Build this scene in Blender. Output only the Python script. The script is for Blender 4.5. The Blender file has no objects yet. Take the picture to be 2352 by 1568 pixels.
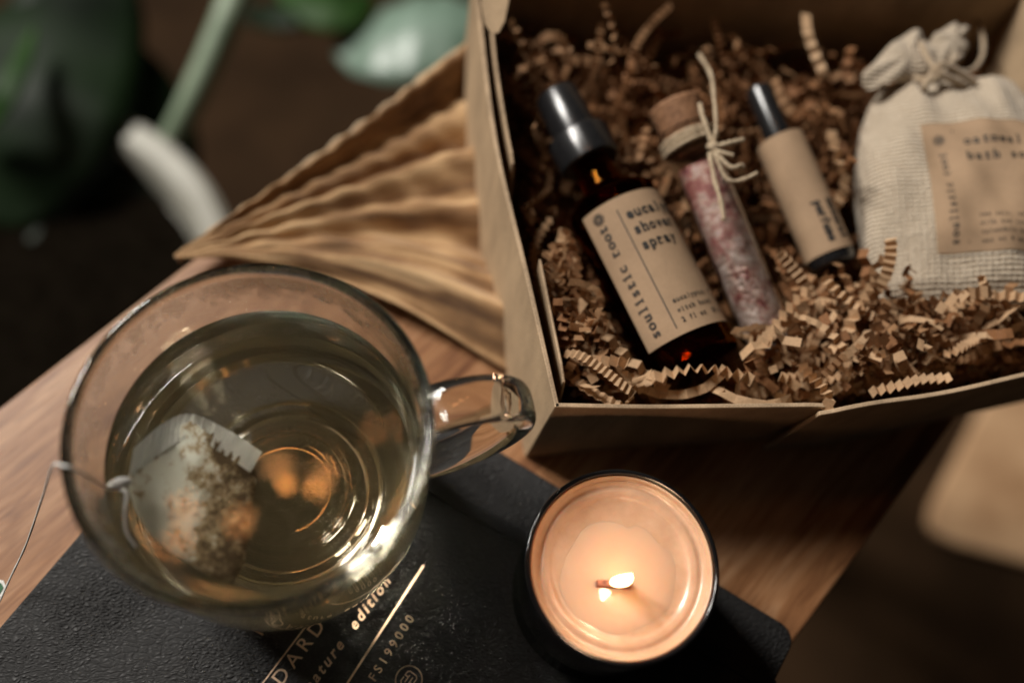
import bpy, bmesh, math, random
import numpy as np
from mathutils import Vector, Matrix
random.seed(7); rng = np.random.default_rng(7)
sc = bpy.context.scene
S = 0.01                                   # everything below is written in centimetres
R = math.radians

# ------------------------------------------------------------------ camera
FPX, CX, CY, CAMZ = 2150.0, 1176.0, 784.0, 37.0
_d = np.array([1000-CX, -(1750-CY), -FPX]); _d /= np.linalg.norm(_d)
_u = -_d; _x = np.array([1., 0, 0]) - _u*_u[0]; _x /= np.linalg.norm(_x); _y = np.cross(_u, _x)
ROT = np.array([_x, _y, _u])
def at(px, py, z=0.0):
    """where the photograph's point (2352 px wide) lies on the level z, in cm"""
    r = ROT @ np.array([(px-CX)/FPX, -(py-CY)/FPX, -1.0]); t = (z-CAMZ)/r[2]
    return np.array([r[0]*t, r[1]*t, z])
cam_d = bpy.data.cameras.new('camera'); cam = bpy.data.objects.new('camera', cam_d)
sc.collection.objects.link(cam); sc.camera = cam
cam.matrix_world = Matrix.Translation((0, 0, CAMZ*S)) @ Matrix(ROT.tolist()).to_4x4()
cam_d.sensor_width = 36; cam_d.lens = 36*FPX/2352
cam_d.clip_start = 0.01; cam_d.clip_end = 50
cam_d.dof.use_dof = True; cam_d.dof.focus_distance = 0.320; cam_d.dof.aperture_fstop = 2.6
cam_d.dof.aperture_blades = 0

# ------------------------------------------------------------------ world, light, exposure
w = bpy.data.worlds.new('World'); sc.world = w; w.use_nodes = True
w.node_tree.nodes['Background'].inputs[0].default_value = (0.80, 0.72, 0.62, 1)
w.node_tree.nodes['Background'].inputs[1].default_value = 0.015
sc.view_settings.view_transform = 'Standard'; sc.view_settings.look = 'None'
sc.view_settings.exposure = 0.0; sc.view_settings.gamma = 1.0
sc.view_settings.use_curve_mapping = False
LDIR = Vector((-0.86, 0.66, 1.0)).normalized()   # towards the window
def area(name, centre, sx, sy, power, col):
    l = bpy.data.lights.new(name, 'AREA'); l.shape = 'RECTANGLE'; l.size = sx; l.size_y = sy
    l.energy = power; l.color = col
    o = bpy.data.objects.new(name, l); sc.collection.objects.link(o)
    o.location = centre; o.rotation_euler = (Vector((0.05, 0.12, 0))-Vector(centre)).to_track_quat('-Z', 'Y').to_euler()
    return o
side = Vector((LDIR.y, -LDIR.x, 0)).normalized()
base = Vector((0.05, 0.12, 0)) + LDIR*3.4
for sgn in (-1, 1):
    area('window_light', tuple(base + side*sgn*0.33), 0.42, 0.84, 78.0, (1.0, 0.95, 0.88))
cy = sc.cycles
cy.use_denoising = True; cy.max_bounces = 20; cy.transmission_bounces = 16; cy.glossy_bounces = 8
cy.diffuse_bounces = 4; cy.transparent_max_bounces = 12
cy.volume_bounces = 2; cy.caustics_refractive = True; cy.caustics_reflective = True; cy.blur_glossy = 0.3
cy.sample_clamp_indirect = 60; cy.use_adaptive_sampling = False

# ------------------------------------------------------------------ materials
class N:
    def __init__(s, name):
        s.m = bpy.data.materials.new(name); s.m.use_nodes = True
        s.t = s.m.node_tree; s.t.nodes.clear(); s.out = s.t.nodes.new('ShaderNodeOutputMaterial')
    def n(s, typ, inp=None, **kw):
        x = s.t.nodes.new(typ)
        for k, v in kw.items(): setattr(x, k, v)
        for k, v in (inp or {}).items():
            if isinstance(v, tuple) and len(v) == 2 and hasattr(v[0], 'outputs'): s.t.links.new(v[0].outputs[v[1]], x.inputs[k])
            elif hasattr(v, 'outputs'): s.t.links.new(v.outputs[0], x.inputs[k])
            else: x.inputs[k].default_value = v
        return x
    def coord(s, kind='Object', scale=(1, 1, 1), rot=(0, 0, 0)):
        c = s.n('ShaderNodeTexCoord')
        m1 = s.n('ShaderNodeMapping', {'Vector': (c, kind), 'Rotation': rot})
        return s.n('ShaderNodeMapping', {'Vector': m1, 'Scale': scale})
    def noise(s, vec, scale, detail=4, rough=0.55, dist=0.0):
        return s.n('ShaderNodeTexNoise', {'Vector': vec, 'Scale': scale, 'Detail': detail, 'Roughness': rough, 'Distortion': dist})
    def ramp(s, fac, stops):
        x = s.n('ShaderNodeValToRGB', {'Fac': fac}); e = x.color_ramp.elements
        while len(e) < len(stops): e.new(0.5)
        for el, (p, c) in zip(e, stops): el.position = p; el.color = (*c, 1) if len(c) == 3 else c
        return x
    def bump(s, h, strength=0.5, dist=0.001, normal=None):
        i = {'Height': h, 'Strength': strength, 'Distance': dist}
        if normal: i['Normal'] = normal
        return s.n('ShaderNodeBump', i)
    def princ(s, **kw):
        names = dict(base='Base Color', rough='Roughness', metal='Metallic', trans='Transmission Weight', ior='IOR',
                     normal='Normal', sss='Subsurface Weight', sssr='Subsurface Radius', ssss='Subsurface Scale',
                     spec='Specular IOR Level', sheen='Sheen Weight', coat='Coat Weight', coatr='Coat Roughness', alpha='Alpha')
        d = {}
        for k, v in kw.items():
            if k == 'base' and isinstance(v, tuple) and len(v) == 3 and not hasattr(v[0], 'outputs'): v = (*v, 1)
            d[names[k]] = v
        x = s.n('ShaderNodeBsdfPrincipled', d); s.t.links.new(x.outputs[0], s.out.inputs[0]); return x
    def surf(s, x): s.t.links.new(x.outputs[0], s.out.inputs[0])
    def vol(s, x): s.t.links.new(x.outputs[0], s.out.inputs['Volume'])

def noisy(name, c1, c2, scale=300, rough=0.6, bump=0.0, bs=1500, bd=0.0003, **kw):
    a = N(name); v = a.coord(); nz = a.noise(v, scale)
    col = a.ramp(nz, [(0.35, c1), (0.65, c2)])
    k = dict(base=(col, 'Color'), rough=rough, **kw)
    if bump: k['normal'] = (a.bump(a.noise(v, bs, 5), bump, bd), 'Normal')
    a.princ(**k); return a.m

def m_kraft(name, c, fibre=1.0, rough=0.8, thin=0):
    a = N(name); v = a.coord(scale=(1, 1, 0.35))
    big = a.noise(v, 60, 5, 0.6); fine = a.noise(a.coord(), 1600, 3, 0.7)
    k = a.n('ShaderNodeMix', {'Factor': 0.4, 'A': (big, 'Fac'), 'B': (fine, 'Fac')}, data_type='FLOAT')
    lo = tuple(x*(1-0.28*fibre) for x in c); hi = tuple(min(1, x*(1+0.2*fibre)) for x in c)
    col = a.ramp(k, [(0.38, lo), (0.62, hi)])
    a.princ(base=(col, 'Color'), rough=rough, spec=0.25, normal=(a.bump(fine, 0.25, 0.0002), 'Normal'))
    if thin:
        pb = a.out.inputs[0].links[0].from_node; t = a.n('ShaderNodeBsdfTranslucent', {'Color': (col, 'Color')})
        a.surf(a.n('ShaderNodeMixShader', {0: thin, 1: pb, 2: t}))
    return a.m
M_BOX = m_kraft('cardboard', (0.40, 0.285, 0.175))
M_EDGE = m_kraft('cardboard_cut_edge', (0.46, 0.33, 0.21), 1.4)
M_FILL = m_kraft('kraft_shred_deep_shade', (0.25, 0.115, 0.048), 1.0, 0.7, 0.15)  # darker, redder copy of the kraft: shade down in the filling put into colour
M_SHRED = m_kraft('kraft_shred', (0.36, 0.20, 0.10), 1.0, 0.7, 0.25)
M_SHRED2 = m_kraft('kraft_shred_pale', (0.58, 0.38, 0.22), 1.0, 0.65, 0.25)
M_LABEL = m_kraft('kraft_label', (0.37, 0.25, 0.155), 0.5)
M_INK = noisy('printed_ink', (0.012, 0.011, 0.01), (0.03, 0.027, 0.024), 1800, 0.7)

def m_wood():
    a = N('oiled_wood'); v = a.coord(rot=(0, 0, R(-47)), scale=(0.10, 1, 1))
    g = a.noise(v, 150, 6, 0.6, 1.2); g2 = a.noise(v, 22, 3, 0.5, 0.6)
    pores = a.noise(a.coord(rot=(0, 0, R(-47)), scale=(0.06, 1, 1)), 1100, 2, 0.5)
    k = a.n('ShaderNodeMix', {'Factor': 0.5, 'A': (g, 'Fac'), 'B': (g2, 'Fac')}, data_type='FLOAT')
    c1 = a.ramp(k, [(0.36, (0.12, 0.042, 0.016)), (0.5, (0.31, 0.145, 0.062)), (0.62, (0.45, 0.25, 0.13))])
    c2 = a.ramp((pores, 'Fac'), [(0.36, (0.62, 0.55, 0.5)), (0.5, (1, 1, 1))])
    mx = a.n('ShaderNodeMix', {'Factor': 0.7, 'A': (c1, 'Color'), 'B': (c2, 'Color')}, data_type='RGBA', blend_type='MULTIPLY')
    # colour sockets of the Mix node sit further down its list
    mx.inputs[6].default_value = (1, 1, 1, 1)
    a.t.links.new(c1.outputs['Color'], mx.inputs[6]); a.t.links.new(c2.outputs['Color'], mx.inputs[7])
    a.princ(base=(mx, 2), rough=0.42, spec=0.4, normal=(a.bump(pores, 0.2, 0.0003), 'Normal'))
    return a.m
def mixfix(a):  # re-link RGBA mixes built through n()
    pass
M_WOOD = m_wood()
M_FLOOR = noisy('floor_boards', (0.022, 0.0115, 0.005), (0.040, 0.021, 0.0095), 9, 0.9, spec=0.1)
M_RUG = noisy('woven_rug', (0.42, 0.24, 0.125), (0.66, 0.42, 0.24), 16, 1.0, 0.5, 500, 0.002, spec=0.0)

def m_leather():
    a = N('black_leather')
    v0 = a.coord(); wob = a.noise(v0, 90, 3)
    c = a.n('ShaderNodeTexCoord')
    ad = a.n('ShaderNodeVectorMath', {0: (c, 'Object'), 1: (0, 0, 0)}, operation='ADD')
    sc_ = a.n('ShaderNodeVectorMath', {0: (wob, 'Color'), 'Scale': 0.006}, operation='SCALE')
    a.t.links.new(sc_.outputs[0], ad.inputs[1])
    mp = a.n('ShaderNodeMapping', {'Vector': ad, 'Rotation': (0, 0, R(10)), 'Scale': (0.55, 1.25, 1)})
    vo = a.n('ShaderNodeTexVoronoi', {'Vector': mp, 'Scale': 760.0}, feature='DISTANCE_TO_EDGE')
    vo2 = a.n('ShaderNodeTexVoronoi', {'Vector': mp, 'Scale': 340.0}, feature='DISTANCE_TO_EDGE')
    h = a.ramp((vo, 'Distance'), [(0.0, (0, 0, 0)), (0.45, (1, 1, 1))])
    h.color_ramp.interpolation = 'EASE'
    h2 = a.ramp((vo2, 'Distance'), [(0.0, (0, 0, 0)), (0.15, (1, 1, 1))])
    b1 = a.bump((h2, 'Color'), 0.28, 0.0005)
    patch = a.ramp(a.noise(v0, 26, 2), [(0.40, (0.12, 0.12, 0.12)), (0.62, (0.7, 0.7, 0.7))])
    b2 = a.n('ShaderNodeBump', {'Height': (h, 'Color'), 'Strength': (patch, 'Color'), 'Distance': 0.0006, 'Normal': (b1, 'Normal')})
    rr = a.ramp((h, 'Color'), [(0.0, (0.75, 0.75, 0.75)), (1, (0.52, 0.52, 0.52))])
    a.princ(base=(0.015, 0.0145, 0.0145), rough=(rr, 'Color'), spec=0.45, normal=(b2, 'Normal'))
    return a.m
M_LEATHER = m_leather()
M_ELASTIC = noisy('black_elastic', (0.004, 0.004, 0.004), (0.009, 0.009, 0.009), 1500, 0.75, 0.4)
M_PAGES = noisy('page_edges', (0.35, 0.31, 0.24), (0.5, 0.45, 0.36), 700, 0.8)
a_ = N('gold_foil'); fo = a_.noise(a_.coord(), 900, 4, 0.7)
a_.princ(base=(0.74, 0.52, 0.36), rough=(a_.ramp(fo, [(0.3, (0.3,)*3), (0.7, (0.55,)*3)]), 'Color'), metal=0.45, normal=(a_.bump(fo, 0.5, 0.0003), 'Normal')); M_FOIL = a_.m

def m_glass(name, rough=0.0, col=(0.985, 0.988, 0.978), ior=1.47):
    a = N(name); a.surf(a.n('ShaderNodeBsdfGlass', {'Color': (*col, 1), 'Roughness': rough, 'IOR': ior})); return a.m
M_GLASS = m_glass('clear_glass')
def m_fog():
    a = N('misted_glass'); v = a.coord(); nz = a.noise(v, 190, 6, 0.75, 0.5); dr = a.noise(v, 900, 3, 0.6)
    z = a.n('ShaderNodeSeparateXYZ', {0: (a.n('ShaderNodeTexCoord'), 'Object')})
    hz = a.n('ShaderNodeMapRange', {'Value': (z, 'Z'), 'From Min': 0.088, 'From Max': 0.104, 'To Min': -0.16, 'To Max': 0.10})
    s_ = a.n('ShaderNodeMath', {0: (nz, 'Fac'), 1: (hz, 'Result')}, operation='ADD')
    k = a.ramp(s_, [(0.42, (0.0,)*3), (0.62, (0.28,)*3)])
    s2 = a.n('ShaderNodeMath', {0: (k, 'Color'), 1: 1.0}, operation='MULTIPLY')
    bs = a.n('ShaderNodeMath', {0: (k, 'Color'), 1: 2.0}, operation='MULTIPLY')
    b = a.n('ShaderNodeBump', {'Height': (dr, 'Fac'), 'Strength': bs, 'Distance': 0.0004})
    g = a.n('ShaderNodeBsdfGlass', {'Color': (0.985, 0.988, 0.978, 1), 'Roughness': s2, 'IOR': 1.47, 'Normal': b})
    a.surf(g); return a.m
M_FOG = m_fog()
a_ = N('green_tea'); a_.surf(a_.n('ShaderNodeBsdfGlass', {'Color': (1, 1, 1, 1), 'Roughness': 0.0, 'IOR': 1.33}))
a_.vol(a_.n('ShaderNodeAddShader', {0: a_.n('ShaderNodeVolumeAbsorption', {'Color': (0.97, 0.77, 0.28, 1), 'Density': 7.0}), 1: a_.n('ShaderNodeVolumeScatter', {'Color': (1.0, 0.84, 0.50, 1), 'Density': 3.2, 'Anisotropy': 0.3})})); M_TEA = a_.m
M_TUBE = m_glass('vial_glass', 0.0, (0.98, 0.98, 0.975), 1.3)
M_AMBER = N('amber_glass'); M_AMBER.surf(M_AMBER.n('ShaderNodeBsdfGlass', {'Color': (0.55, 0.20, 0.035, 1), 'Roughness': 0.0, 'IOR': 1.5})); M_AMBER = M_AMBER.m
M_OIL = noisy('dark_liquid', (0.004, 0.002, 0.001), (0.006, 0.003, 0.0015), 50, 0.2)
M_BLACKP = noisy('black_plastic', (0.010, 0.010, 0.011), (0.014, 0.014, 0.015), 600, 0.27, spec=0.7)
M_JAR = noisy('black_glass_jar', (0.004, 0.004, 0.0045), (0.007, 0.007, 0.008), 200, 0.12, spec=0.6)
M_CORK = noisy('cork', (0.16, 0.07, 0.03), (0.33, 0.17, 0.085), 450, 0.75, 0.5, 900, 0.0005)
M_TWINE = noisy('jute_twine', (0.34, 0.25, 0.16), (0.56, 0.45, 0.31), 900, 0.9, 0.6, 2500, 0.0004)
M_COTTON = noisy('white_cotton', (0.72, 0.72, 0.68), (0.85, 0.85, 0.82), 900, 0.9, 0.4, 3000, 0.0003)
def m_wax():
    a = N('candle_wax'); v = a.coord()
    nz = a.noise(v, 150, 6, 0.7); n2 = a.noise(v, 40, 3)
    k = a.n('ShaderNodeMix', {'Factor': 0.45, 'A': (n2, 'Fac'), 'B': (nz, 'Fac')}, data_type='FLOAT')
    c = a.ramp(k, [(0.38, (0.50, 0.31, 0.195)), (0.62, (0.60, 0.40, 0.27))])
    a.princ(base=(c, 'Color'), rough=0.28, sss=0.5, sssr=(1.0, 0.45, 0.22), ssss=0.004, coat=0.25, coatr=0.08,
            normal=(a.bump(nz, 0.22, 0.0008), 'Normal'))
    return a.m
M_WAX = m_wax()
a_ = N('melted_wax'); a_.princ(base=(0.58, 0.385, 0.26), rough=0.07, sss=0.5, sssr=(1.0, 0.45, 0.22), ssss=0.004, normal=(a_.bump(a_.noise(a_.coord(), 90, 2), 0.15, 0.002), 'Normal')); M_POOL = a_.m
M_WICK = noisy('charred_wick', (0.10, 0.03, 0.018), (0.45, 0.16, 0.09), 400, 0.7)
a_ = N('flame'); a_.surf(a_.n('ShaderNodeEmission', {'Color': (1.0, 0.72, 0.38, 1), 'Strength': 9.0})); M_FLAME = a_.m
a_ = N('lit_bulb'); a_.surf(a_.n('ShaderNodeEmission', {'Color': (1.0, 0.40, 0.13, 1), 'Strength': 28.0})); M_BULB = a_.m
M_LEAF = noisy('dark_green_leaf', (0.0015, 0.0045, 0.0015), (0.006, 0.017, 0.004), 12, 0.55, spec=0.2)
M_LEAF2 = noisy('pale_green_leaf', (0.06, 0.11, 0.07), (0.22, 0.31, 0.25), 9, 0.35)
M_LEAF3 = noisy('mid_green_leaf', (0.008, 0.03, 0.004), (0.025, 0.07, 0.010), 12, 0.55, spec=0.2)
M_STEM = noisy('green_stem', (0.16, 0.22, 0.14), (0.25, 0.32, 0.22), 30, 0.5)
M_POT = noisy('pale_ceramic', (0.30, 0.29, 0.24), (0.46, 0.45, 0.39), 14, 0.5)
M_SOIL = noisy('dark_soil', (0.004, 0.003, 0.002), (0.008, 0.006, 0.004), 90, 1.0, spec=0.0)
M_BARK = noisy('pale_dry_stem', (0.36, 0.34, 0.26), (0.55, 0.53, 0.44), 30, 0.7)
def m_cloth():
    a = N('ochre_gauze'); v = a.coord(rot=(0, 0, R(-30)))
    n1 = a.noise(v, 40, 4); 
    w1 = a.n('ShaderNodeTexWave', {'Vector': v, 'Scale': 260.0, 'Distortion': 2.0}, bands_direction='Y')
    st = a.noise(a.coord('UV', scale=(1.0, 9.0, 1)), 1.5, 3, 0.6, 0.3)  # fanned dark streaks: shadow and fold shade painted into the cloth's colour
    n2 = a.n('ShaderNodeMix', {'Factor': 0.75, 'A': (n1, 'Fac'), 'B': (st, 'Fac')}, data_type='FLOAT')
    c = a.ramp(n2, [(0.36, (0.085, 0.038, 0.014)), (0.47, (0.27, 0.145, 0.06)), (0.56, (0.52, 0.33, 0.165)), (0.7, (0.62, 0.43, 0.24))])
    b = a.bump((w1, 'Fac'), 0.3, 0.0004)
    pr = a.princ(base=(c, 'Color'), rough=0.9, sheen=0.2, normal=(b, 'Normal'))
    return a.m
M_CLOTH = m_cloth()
def m_muslin(scale_u=42, scale_v=60):
    a = N('woven_muslin'); c = a.n('ShaderNodeTexCoord')
    wob = a.noise(a.coord(), 260, 3)
    sc_ = a.n('ShaderNodeVectorMath', {0: (wob, 'Color'), 'Scale': 0.016}, operation='SCALE')
    ad = a.n('ShaderNodeVectorMath', {0: (c, 'UV'), 1: sc_}, operation='ADD')
    u = a.n('ShaderNodeTexWave', {'Vector': ad, 'Scale': 4.2, 'Distortion': 1.6, 'Detail Scale': 4.0}, bands_direction='X')
    v = a.n('ShaderNodeTexWave', {'Vector': ad, 'Scale': 5.2, 'Distortion': 1.6, 'Detail Scale': 4.0}, bands_direction='Y')
    h = a.n('ShaderNodeMath', {0: (u, 'Fac'), 1: (v, 'Fac')}, operation='MULTIPLY')
    h2 = a.n('ShaderNodeMath', {0: h, 1: (v, 'Fac')}, operation='ADD')
    cc = a.ramp(h2, [(0.0, (0.34, 0.25, 0.16)), (1.0, (0.68, 0.58, 0.45))])
    n2 = a.noise(a.coord(), 900, 3)
    b = a.bump(h2, 0.7, 0.0008); b2 = a.bump((n2, 'Fac'), 0.3, 0.0003, (b, 'Normal'))
    a.princ(base=(cc, 'Color'), rough=0.95, sheen=0.25, normal=(b2, 'Normal')); return a.m
M_MUSLIN = m_muslin()
def m_teabag():
    a = N('wet_teabag_paper'); c = a.n('ShaderNodeTexCoord')
    nz = a.noise(a.coord(), 1100, 4, 0.8); nb = a.noise(a.coord(), 150, 5, 0.7, 0.2)
    sp = a.n('ShaderNodeSeparateXYZ', {0: (c, 'UV')})
    # tea leaves have slid to one side of the pouch
    g = a.n('ShaderNodeMapRange', {'Value': (sp, 'X'), 'From Min': 0.25, 'From Max': 0.72, 'To Min': -0.10, 'To Max': 0.15})
    s1 = a.n('ShaderNodeMath', {0: (nb, 'Fac'), 1: g}, operation='ADD')
    s2 = a.n('ShaderNodeMath', {0: (nz, 'Fac'), 1: 0.5}, operation='MULTIPLY')
    s3 = a.n('ShaderNodeMath', {0: s1, 1: s2}, operation='ADD')
    col = a.ramp(s3, [(0.74, (0.74, 0.73, 0.60)), (0.83, (0.46, 0.34, 0.19)), (0.95, (0.13, 0.09, 0.05))])
    d = a.n('ShaderNodeBsdfDiffuse', {'Color': (col, 'Color'), 'Normal': (a.bump(nz, 0.5, 0.0006), 'Normal')})
    t = a.n('ShaderNodeBsdfTranslucent', {'Color': (col, 'Color')})
    a.surf(a.n('ShaderNodeMixShader', {0: 0.3, 1: d, 2: t})); return a.m
M_TEABAG = m_teabag()
a_ = N('crimped_paper'); v_ = a_.coord('UV'); wv = a_.n('ShaderNodeTexWave', {'Vector': v_, 'Scale': 9.0}, bands_direction='X')
a_.princ(base=(a_.ramp((wv, 'Fac'), [(0, (0.50, 0.49, 0.39)), (1, (0.80, 0.79, 0.70))]), 'Color'), rough=0.8, normal=(a_.bump((wv, 'Fac'), 0.8, 0.0006), 'Normal')); M_CRIMP = a_.m
def m_salts():
    a = N('bath_salts_and_petals'); v = a.coord(); vo = a.n('ShaderNodeTexVoronoi', {'Vector': v, 'Scale': 520.0})
    nz = a.noise(v, 120, 6, 0.78); c = a.n('ShaderNodeTexCoord'); sp = a.n('ShaderNodeSeparateXYZ', {0: (c, 'UV')})
    g = a.n('ShaderNodeMapRange', {'Value': (sp, 'Y'), 'From Min': 0.35, 'From Max': 0.95, 'To Min': -0.06, 'To Max': 0.16})
    s = a.n('ShaderNodeMath', {0: (nz, 'Fac'), 1: g}, operation='ADD')
    col = a.ramp(s, [(0.46, (0.52, 0.43, 0.385)), (0.58, (0.36, 0.24, 0.20)), (0.66, (0.24, 0.065, 0.055)), (0.78, (0.08, 0.02, 0.02))])
    a.princ(base=(col, 'Color'), rough=0.5, normal=(a.bump((vo, 'Distance'), 0.8, 0.0012), 'Normal')); return a.m
M_SALTS = m_salts()

# ------------------------------------------------------------------ building helpers
def wloc(o):
    v = Vector((0, 0, 0))
    while o: v += o.location; o = o.parent
    return v
def mesh(name, verts, faces, mat, parent=None, smooth=True, uvs=None, mats=None, midx=None):
    me = bpy.data.meshes.new(name)
    me.from_pydata([tuple(float(c)*S for c in v) for v in verts], [], [tuple(int(i) for i in f) for f in faces])
    for m in (mats or [mat]): me.materials.append(m)
    if midx is not None: me.polygons.foreach_set('material_index', midx)
    if smooth: me.polygons.foreach_set('use_smooth', [True]*len(me.polygons))
    if uvs is not None:
        ul = me.uv_layers.new(name='UVMap')
        for lp in me.loops: ul.data[lp.index].uv = uvs[lp.vertex_index]
    me.update()
    o = bpy.data.objects.new(name, me); sc.collection.objects.link(o)
    if parent: o.parent = parent; o.location = -wloc(parent)
    return o
def tag(o, label=None, cat=None, group=None, kind=None):
    if label: o['label'] = label
    if cat: o['category'] = cat
    if group: o['group'] = group
    if kind: o['kind'] = kind
    return o
def thing(name, label, cat, loc, group=None):
    o = bpy.data.objects.new(name, None); sc.collection.objects.link(o)
    o.location = tuple(float(c)*S for c in loc); o.empty_display_size = 0.01
    return tag(o, label, cat, group)
def smooth_angle(o, deg=35):
    me = o.data; bm = bmesh.new(); bm.from_mesh(me)
    for e in bm.edges:
        if len(e.link_faces) == 2 and e.calc_face_angle(0) > R(deg): e.smooth = False
    bm.to_mesh(me); bm.free()
def bevel(o, wd=0.05, seg=2, ang=40):
    b = o.modifiers.new('bevel', 'BEVEL'); b.width = wd*S; b.segments = seg; b.limit_method = 'ANGLE'; b.angle_limit = R(ang)
    return o
def frame(B, T, up=(0, 0, 1)):
    B = np.array(B, float); T = np.array(T, float); ax = T-B; L = np.linalg.norm(ax); ax /= L
    up = np.array(up, float); up -= ax*(up@ax); up /= np.linalg.norm(up); u = np.cross(ax, up)
    return (lambda x, y, z: B + u*x + up*y + ax*z), L, B, T
WORLD = lambda x, y, z: np.array([x, y, z], float)
def lathe(name, prof, mat, parent=None, F=WORLD, c=(0, 0), n=64, closed=False, a0=0, a1=360, wob=None, sharp=38, mats=None, midx=None):
    """prof: (radius, height) pairs; closed joins last to first"""
    full = abs(a1-a0) >= 360; k = n if full else n+1
    V, Fc, uv = [], [], []
    for j, (r, z) in enumerate(prof):
        for i in range(k):
            t = R(a0+(a1-a0)*i/n); rr = r*(wob(t, z) if wob else 1)
            V.append(F(c[0]+rr*math.sin(t), c[1]+rr*math.cos(t), z)); uv.append((i/n, j/max(1, len(prof)-1)))
    m = len(prof); mi = []
    for j in range(m if closed else m-1):
        j2 = (j+1) % m
        for i in range(n):
            i2 = (i+1) % k
            Fc.append((j*k+i, j2*k+i, j2*k+i2, j*k+i2)); mi.append(midx[j] if midx else 0)
    if not closed and full:
        if prof[0][0] < 1e-3 or True: Fc.append(tuple(range(k))); mi.append(0)
        Fc.append(tuple(range((m-1)*k, m*k))[::-1]); mi.append(0)
    o = mesh(name, V, Fc, mat, parent, uvs=uv, mats=mats, midx=mi)
    me = o.data; bm = bmesh.new(); bm.from_mesh(me); bmesh.ops.remove_doubles(bm, verts=bm.verts, dist=1e-6)
    bmesh.ops.recalc_face_normals(bm, faces=bm.faces); bm.to_mesh(me); bm.free()
    smooth_angle(o, sharp); return o
def spline(P, n=8):
    P = [np.array(p, float) for p in P]; Q = []
    E_ = [2*P[0]-P[1]] + P + [2*P[-1]-P[-2]]
    for i in range(1, len(E_)-2):
        a, b, c, d = E_[i-1], E_[i], E_[i+1], E_[i+2]
        for k in range(n):
            t = k/n; Q.append(0.5*((2*b)+(-a+c)*t+(2*a-5*b+4*c-d)*t*t+(-a+3*b-3*c+d)*t**3))
    Q.append(P[-1]); return Q
def sweep(P, rad, sect=10, flat=1.0, up=(0, 0, 1), radf=None):
    """tube along points; flat<1 squashes it along its own normal"""
    V, Fc = [], []; m = len(P); nrm = np.array(up, float)
    for i, p in enumerate(P):
        tg = P[min(i+1, m-1)]-P[max(i-1, 0)]; tg = tg/ (np.linalg.norm(tg)+1e-9)
        nrm = nrm-tg*(nrm@tg); nrm /= (np.linalg.norm(nrm)+1e-9); b = np.cross(tg, nrm)
        r = rad*(radf(i/(m-1)) if radf else 1)
        for k in range(sect):
            a = 2*math.pi*k/sect; V.append(p+b*math.cos(a)*r+nrm*math.sin(a)*r*flat)
    for i in range(m-1):
        for k in range(sect):
            k2 = (k+1) % sect; Fc.append((i*sect+k, i*sect+k2, (i+1)*sect+k2, (i+1)*sect+k))
    Fc.append(tuple(range(sect))[::-1]); Fc.append(tuple(range((m-1)*sect, m*sect)))
    return V, Fc
def merge(parts):
    V, Fc = [], []
    for v, f in parts:
        o = len(V); V += list(v); Fc += [tuple(i+o for i in x) for x in f]
    return V, Fc
def prism(poly_b, poly_t):
    """solid between two same-length loops"""
    n = len(poly_b); V = list(poly_b)+list(poly_t)
    Fc = [tuple(range(n))[::-1], tuple(range(n, 2*n))]+[(i, (i+1) % n, n+(i+1) % n, n+i) for i in range(n)]
    return V, Fc
def inflate(outline, zf, th, rings=10, pleat=None, power=0.5):
    """cushion over an outline: outline is a list of 3-D points"""
    O = [np.array(p, float) for p in outline]; n = len(O); c = sum(O)/n
    V, Fc, uv = [], [], []
    lo = np.min(O, axis=0); hi = np.max(O, axis=0)
    for side_ in (1, -1):
        st = len(V)
        for j in range(rings):
            t = j/rings
            for i, p in enumerate(O):
                q = p+(c-p)*t; h = th*(1-(1-t)**2)**power
                q = q+np.array([0, 0, 1])*side_*h
                if pleat: q = q+np.array([0, 0, 1])*pleat(i/n, t)
                V.append(q); uv.append(((q[0]-lo[0])/(hi[0]-lo[0]), (q[1]-lo[1])/(hi[1]-lo[1])))
        V.append(c+np.array([0, 0, side_*th])); uv.append(((c[0]-lo[0])/(hi[0]-lo[0]), (c[1]-lo[1])/(hi[1]-lo[1]))); ci = len(V)-1
        for j in range(rings):
            for i in range(n):
                i2 = (i+1) % n
                f = (st+j*n+i, st+j*n+i2, st+(j+1)*n+i2, st+(j+1)*n+i) if j < rings-1 else (st+j*n+i, st+j*n+i2, ci)
                Fc.append(f if side_ == 1 else f[::-1])
    return V, Fc, uv
def weld(o, dist=1e-5):
    bm = bmesh.new(); bm.from_mesh(o.data); bmesh.ops.remove_doubles(bm, verts=bm.verts, dist=dist)
    bmesh.ops.recalc_face_normals(bm, faces=bm.faces); bm.to_mesh(o.data); bm.free(); return o

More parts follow.
